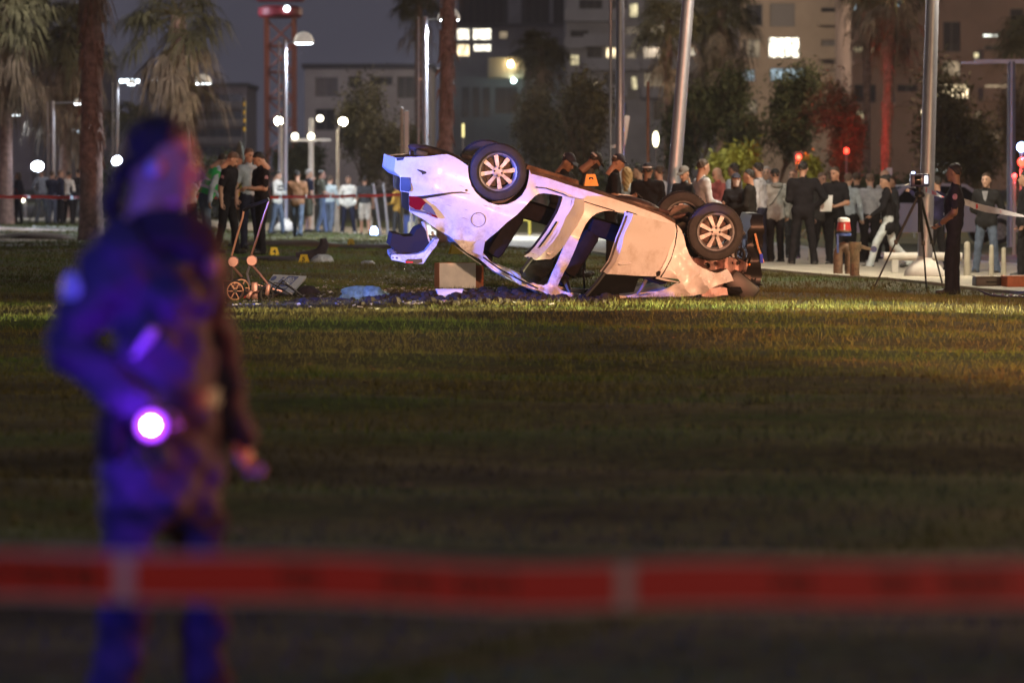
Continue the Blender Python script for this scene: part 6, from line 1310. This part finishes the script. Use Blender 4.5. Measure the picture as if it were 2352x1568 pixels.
b = G(2340, 165); root = thing('orange_case', 'orange box at the right frame edge beside the black case', 'case', b, R(10)); MB().box((.02,.05,.09), (.42,.3,.18), bev=.012).build('body', mat('orange_case', (.50,.11,.03), .5, var=.15), root); MB().box((.02,.05,.187), (.43,.31,.012), bev=.004).build('lid', mat('orange_case', (.50,.11,.03)), root)
b = G(2320, 196); root = thing('torn_grille', 'torn black bumper grille coloured as blue lit lying on the grass at right', 'grille', b); pts = [(-.38,0,.12),(-.22,0,.055),(0,0,.03),(.22,.02,.025),(.45,.05,.03)]
MB().tube(pts, [.012,.03,.04,.045,.04], 8, flat=.5).build('strip', mat('blue_lit_plastic', (.025,.022,.06), .35), root)  # blue light is put into the colour of this black plastic
for k in range(7): x = -.28+k*.1; MB().box((x,.03,.07-.03*k/7), (.03,.05,.03), Matrix.Rotation(.3,3,'Y'), bev=.006).build('clip', mat('blue_lit_plastic', (.025,.022,.06)), root)
b = G(1940, 146); root = thing('water_standpipe', 'rusty inverted U standpipe with blue flange and red white cap', 'standpipe', b); rust = mat('rusty_pipe', (.17,.10,.065), .75, .2, var=.35, vs=9, bump=.4, bs=30); bluep = mat('blue_flange', (.05,.10,.32), .5, var=.2)
zt = .58; pts = [(-.10,0,-.1),(-.10,0,zt*.55)]+[(-.01-.09*math.cos(a), 0, zt*.55+.16*math.sin(a)) for a in [k*.3927 for k in range(0,9)]]+[(.08,0,zt*.3),(.08,0,-.1)]
MB().tube(pts, .075, 14).build('pipe', rust, root); MB().lathe([(.12,.0),(.12,.035),(.08,.06),(.075,.09)], 20, Matrix.Translation((-.01,0,.64))).build('flange', bluep, root); MB().box((-.11,-.07,.52), (.03,.02,.30)).build('blue_mark', bluep, root)
MB().lathe([(.12,0),(.12,.03),(.09,.035)], 20, Matrix.Translation((-.01,0,.70))).build('rust_flange', rust, root); MB().lathe([(.115,0),(.10,.10),(.095,.13)], 18, Matrix.Translation((-.01,0,.73))).build('red_cap', mat('red_paint', (.40,.03,.025), .5), root); MB().lathe([(.10,0),(.095,.05),(.05,.07)], 18, Matrix.Translation((-.01,0,.86))).build('white_top', mat('white_paint', (.72,.70,.68), .5), root); MB().box((-.01,-.108,.78), (.02,.012,.10)).build('white_stripe', mat('white_paint', (.72,.70,.68)), root)
b = G(1964, 150); root = thing('tap_post', 'weathered pale tap post with a side outlet', 'standpipe', b); wp = mat('weathered_pipe', (.27,.22,.15), .8, var=.4, vs=9)
MB().tube([(0,0,-.1),(0,0,.44)], .075, 14).build('pipe', wp, root); MB().tube([(0,0,.42),(0,0,.56)], [.095,.10], 14).build('cap', wp, root); MB().tube([(.06,0,.50),(.20,0,.46),(.26,0,.45)], [.035,.025,.02], 8).build('outlet', wp, root); MB().lathe([(.05,-.02),(.05,.02)], 12, Matrix.Translation((.29,0,.45)) @ Matrix.Rotation(R(90),4,'X')).build('tap_wheel', bluep, root)
MB().box((-.04,-.07,.08), (.05,.05,.3), bev=.01).build('rust_patch', rust, root)
# ------------------------------------------------------------------ barrier tapes
tape_w = mat('tape_white', (.46,.42,.45), .5, trans=.1); tape_r = mat('tape_red', (.52,.022,.025), .45); ink = mat('tape_ink', (.03,.012,.012), .6)
def tape(label, pts, w, seg, twist=0, reds=True, gap=.09, gapoff=0, letters=False, margin=.13):
    pts = [Vector(p) for p in pts]; L = [0]
    for a, b in zip(pts[:-1], pts[1:]): L.append(L[-1]+(b-a).length)
    def at(t):
        t = max(0, min(L[-1], t))
        for i in range(len(pts)-1):
            if t <= L[i+1]+1e-9: return pts[i].lerp(pts[i+1], (t-L[i])/(L[i+1]-L[i]+1e-9))
    root = thing('barrier_tape', label, 'tape', pts[0])
    def wdir(t): a = twist*t/L[-1]; return Vector((0, math.sin(a), math.cos(a)))
    def rib(t0, t1, v0, v1, off, n):
        vs = []
        for i in range(n+1):
            t = t0+(t1-t0)*i/n; c = at(t); d = wdir(t); nn = Vector((0,-d.z,d.y)); c = c+Vector((0, .012*math.sin(t*2.1), .005*math.sin(t*5)+.003*math.sin(t*11+1))); vs += [c+d*w*(v0-.5)+nn*off-pts[0], c+d*w*(v1-.5)+nn*off-pts[0]]
        return MB().add(vs, [(2*i, 2*i+2, 2*i+3, 2*i+1) for i in range(n)])
    rib(0, L[-1], 0, 1, 0, max(8, int(L[-1]/.08))).build('ribbon', tape_w, root, True, 180)
    if reds:
        t = gapoff-seg; k = 0
        while t < L[-1]:
            a, b = max(0, t+gap/2), min(L[-1], t+seg-gap/2)
            if b > a+.02:
                rp = rib(a, b, margin, 1-margin, .0015, max(4, int((b-a)/.08))).build('red_panel', tape_r, root, True, 180)
                if letters:
                    rd = random.Random(k)
                    for wd in (.30,.52,.66):
                        x = a+(b-a)*wd
                        for g in range(rd.randint(3,5)):
                            lw = rd.uniform(.012,.022); mbb = MB()
                            for (dx0, dx1, u0, u1) in [(0,lw,.62,.74),(lw*.65,lw,.26,.74)]+([(0,lw,.26,.37)] if rd.random() < .5 else []):
                                c0 = rib(x+dx0, x+dx1, u0, u1, .003, 1); mbb.add(c0.v, c0.f)
                            lt = mbb.build('letter', ink, rp, False); x += lw+.005
            t += seg; k += 1
    return root
S1 = 1470
tape('blurred red and white barrier tape across the foreground', [P(-160,1322,S1), P(300,1330,S1), P(1440,1340,S1), P(2520,1348,S1)], .078, 1152/S1, gapoff=(285+160)/S1, gap=.026, letters=True, margin=.085)
tape('red barrier tape stretched in front of the promenade bystanders', [P(424,452,94), P(640,453,94), P(780,451,92), P(960,447,90)], .075, 1.0, gapoff=.4, gap=.07, margin=.04)
tape('red barrier tape along the left crowd', [P(-60,451,90), P(60,452,90), P(200,454,90)], .085, 1.1, gapoff=.3, gap=.07, margin=.04)
tape('twisted white tape running from the thick post to the right edge', [P(2126,436,152), P(2160,450,154), P(2200,458,156), P(2240,474,156), P(2300,486,155), P(2400,508,154)], .10, .5, twist=5.0, gapoff=.2, gap=.25)
tape('red and white tape strips wound round the pale post at the tail lamp', [P(934,452,80), P(948,447,78), P(958,449,79)], .09, .3, gapoff=.1, gap=.1)
# ------------------------------------------------------------------ vehicles on the road behind
def parked(label, px, s, rz, col, name='parked_car', van=False):
    b = G(px, s); root = thing(name, label, 'van' if van else 'car', b, rz); pm = mat('vehicle_paint_%d' % int(px), col, .35, coat=.5)
    prof = [(-2.15,.28),(-2.2,.62),(-2.05,.86),(-1.5,.95),(-1.0,1.38),(-.3,1.46),(.55,1.42),(1.15,1.0),(1.9,.86),(2.15,.68),(2.18,.3)] if not van else [(-2.5,.32),(-2.55,1.0),(-2.5,2.1),(-2.2,2.3),(1.1,2.3),(1.6,1.9),(2.1,1.25),(2.5,1.1),(2.6,.7),(2.58,.32)]
    W2 = .86 if not van else .98; wins = [[(-1.28,.98),(-.92,1.32),(-.28,1.39),(-.25,.97)],[(-.18,.97),(-.2,1.39),(.5,1.36),(1.0,1.0)]] if not van else [[(.2,1.3),(.2,2.0),(1.2,2.0),(1.75,1.3)]]
    ys = lambda z: W2-max(0, z-.9)*.22 if not van else W2
    for sg in (-1,1): panel('body_side', prof, wins, lambda x, z: (x, sg*ys(z), z), .3, (0,-sg*.05,0), pm, root, False)
    vs = []; 
    for x, z in prof: vs += [(x,-ys(z)+.001,z),(x,ys(z)-.001,z)]
    n = len(prof); glass_i = {4: 1, 7: 1} if not van else {5: 1, 6: 1}
    mb = MB(); mb.add(vs, [(2*i, 2*i+2, 2*i+3, 2*i+1) for i in range(n-1)]); mb.m = [1 if (i in ((3,6) if not van else (4,5))) else 0 for i in range(n-1)]; mb.build('body_shell', [pm, cglass], root, True, 40)
    for sg in (-1,1):
        for wn in wins: panel('window', wn, [], lambda x, z: (x, sg*(ys(z)-.03), z), 9, (0,-sg*.006,0), cglass, root, False)
        for x in ((-1.35,1.32) if not van else (-1.6,1.7)):
            w = bpy.data.objects.new('wheel', None); C.objects.link(w); w.parent = root; w.matrix_local = Matrix.Translation((x, sg*(W2-.06), .31)) @ Matrix.Rotation(R(90*sg),4,'X')
            MB().lathe([(.2,-.1),(.3,-.1),(.315,-.05),(.315,.06),(.3,.1),(.2,.1)], 28, cap=False).build('tyre', rubber, w); MB().lathe([(.2,-.08),(.19,.0),(.05,.03),(.001,.03)], 20).build('rim', alloy, w)
        MB().box((2.12 if not van else 2.55, sg*.62,.68), (.10,.34,.14), bev=.03).build('headlight', clear, root); MB().box((-2.14 if not van else -2.54, sg*.66,.74), (.08,.26,.16), bev=.03).build('tail_light', redl, root)
        MB().box((.3,sg*(W2+.005),.86), (.18,.025,.03), bev=.008).build('door_handle', pm, root)
    return root
parked('pale car parked on the road behind the striding woman and the tripod', 2150, 96, R(8), (.62,.60,.62))
v = parked('white emergency van with lit beacons cut by the right frame edge', 2610, 92, R(6), (.60,.60,.62), 'emergency_van', True)
mbx = MB().box((.9,0,2.36), (.4,1.5,.09), bev=.03).build('light_bar', blackp, v)
MB().box((.9,-.5,2.44), (.3,.42,.13), bev=.04).build('blue_beacon', glow('van_blue', (.10,.22,1), 30), v); MB().box((.9,.5,2.44), (.3,.42,.13), bev=.04).build('red_beacon', glow('van_red', (1,.04,.02), 8), v)
for (px, py, s, c, nm) in [(2346,338,110,(.25,.40,1),'blue'),(2348,372,110,(1,.08,.05),'red'),(2330,404,110,(1,.05,.04),'small red')]:
    b = G(px, s); r_ = thing('beacon_mast', '%s lamp on a mast at the right frame edge' % nm, 'beacon', b); h = P(px, py, s).z-b.z
    MB().tube([(0,0,0),(0,0,h-.05)], .035, 8).build('mast', mat('pinkish_board', (.55,.45,.47)), r_); MB().ell((0,0,h), (.10,.10,.10) if nm != 'small red' else (.05,.05,.05)).build('lens', glow('beacon_'+nm, c, 26 if nm == 'blue' else 8), r_)
    l = lamp('beacon_glow', 'POINT', (0,0,h), c, (900 if nm == 'blue' else 350) if nm != 'small red' else 30, .11); l.parent = r_
b = G(2085, 118); r_ = thing('message_sign', 'small orange lit message sign low on the road behind the tripod', 'sign', G(2076, 84)); h = P(2076, 443, 84).z-r_.location.z
MB().box((0,0,h), (.72,.06,.16), bev=.01).build('housing', blackp, r_)
for k in range(6): MB().box((-.28+k*.11,-.035,h), (.075,.01,.09), bev=.003).build('lit_character', glow('sign_orange', (1,.25,.03), 2.2), r_)
for x in (-.3,.3): MB().tube([(x,0,0),(x,0,h)], .02, 6).build('leg', steel, r_)
b = G(641, 80); r_ = thing('parked_scooter', 'parked scooter with a red tail light behind the officer in black', 'scooter', G(642, 76), R(80))
MB().box((0,0,.5), (.9,.22,.22), bev=.08).build('seat', blackp, r_); MB().box((.25,0,.38), (.5,.26,.3), bev=.08).build('body', mat('scooter_red', (.30,.03,.05), .4), r_); MB().tube([(-.55,0,.3),(-.5,0,.95),(-.42,0,1.02)], .03, 8).build('fork', blackp, r_)
for x in (-.6,.45): MB().lathe([(.12,-.05),(.2,-.05),(.22,0),(.2,.05),(.12,.05)], 20, Matrix.Translation((x,0,.22)) @ Matrix.Rotation(R(90),4,'X')).build('tyre', rubber, r_)
MB().ell((.52,0,.55), (.05,.07,.06)).build('tail_light', glow('tail_red', (1,.06,.04), 8), r_)
b = G(862, 78); r_ = thing('blue_flasher', 'blue white flashing lamp at ground level behind the leaning bars', 'beacon', G(859, 80)); MB().lathe([(.12,0),(.12,.05),(.10,.06)], 16).build('foot', blackp, r_); MB().lathe([(.09,.06),(.09,.20),(.05,.26),(.001,.28)], 16).build('lens', glow('flasher_blue', (.30,.48,1), 26), r_); l = lamp('flasher_light', 'POINT', (0,-.25,.25), (.25,.4,1), 60, .06); l.parent = r_
o = MB().box((0,0,.22), (.34,.3,.44), bev=.02).build('cream_crate', mat('cream_crate', (.62,.58,.42), .6)); o.location = G(950, 76); tag(o, 'cream crate standing behind the hanging boot lid', 'crate')
o = MB().box((0,0,.30), (.42,.3,.6), bev=.02).box((0,0,.62), (.46,.34,.05), bev=.01).build('blue_bin', mat('blue_bin', (.05,.09,.38), .5)); o.location = G(936, 74); tag(o, 'blue bin behind the pale post near the car\'s tail', 'bin')
b = G(1192, 82); root = thing('yellow_barrier', 'yellow tubular barrier seen through the rear door opening', 'barrier', b); yb = mat('yellow_tube', (.60,.50,.08), .5)
MB().tube([(-.35,0,0),(-.35,0,.95),(-.2,0,1.08),(.3,0,1.08)], .04, 8).build('frame', yb, root); MB().tube([(.3,0,0),(.3,0,1.08)], .04, 8).build('leg', yb, root); MB().tube([(-.35,0,.5),(.3,0,.5)], .03, 8).build('rail', yb, root)
# ------------------------------------------------------------------ night haze over the park
def haze(density):
    b0, b1 = (-190, -8, -1.6), (190, 640, 62)
    c = [(b0[i]+b1[i])/2 for i in range(3)]; d = [b1[i]-b0[i] for i in range(3)]
    hm = bpy.data.materials.new('haze'); hm.use_nodes = True; n = hm.node_tree.nodes; n.clear(); o_ = n.new('ShaderNodeOutputMaterial'); v = n.new('ShaderNodeVolumePrincipled')
    v.inputs['Color'].default_value = (.9,.9,.95,1); v.inputs['Density'].default_value = density; v.inputs['Anisotropy'].default_value = .3; hm.node_tree.links.new(v.outputs[0], o_.inputs['Volume'])
    tag(MB().box(c, d).build('haze', hm, None, False), 'thin humid night haze over the park', kind='stuff')
haze(.00022)
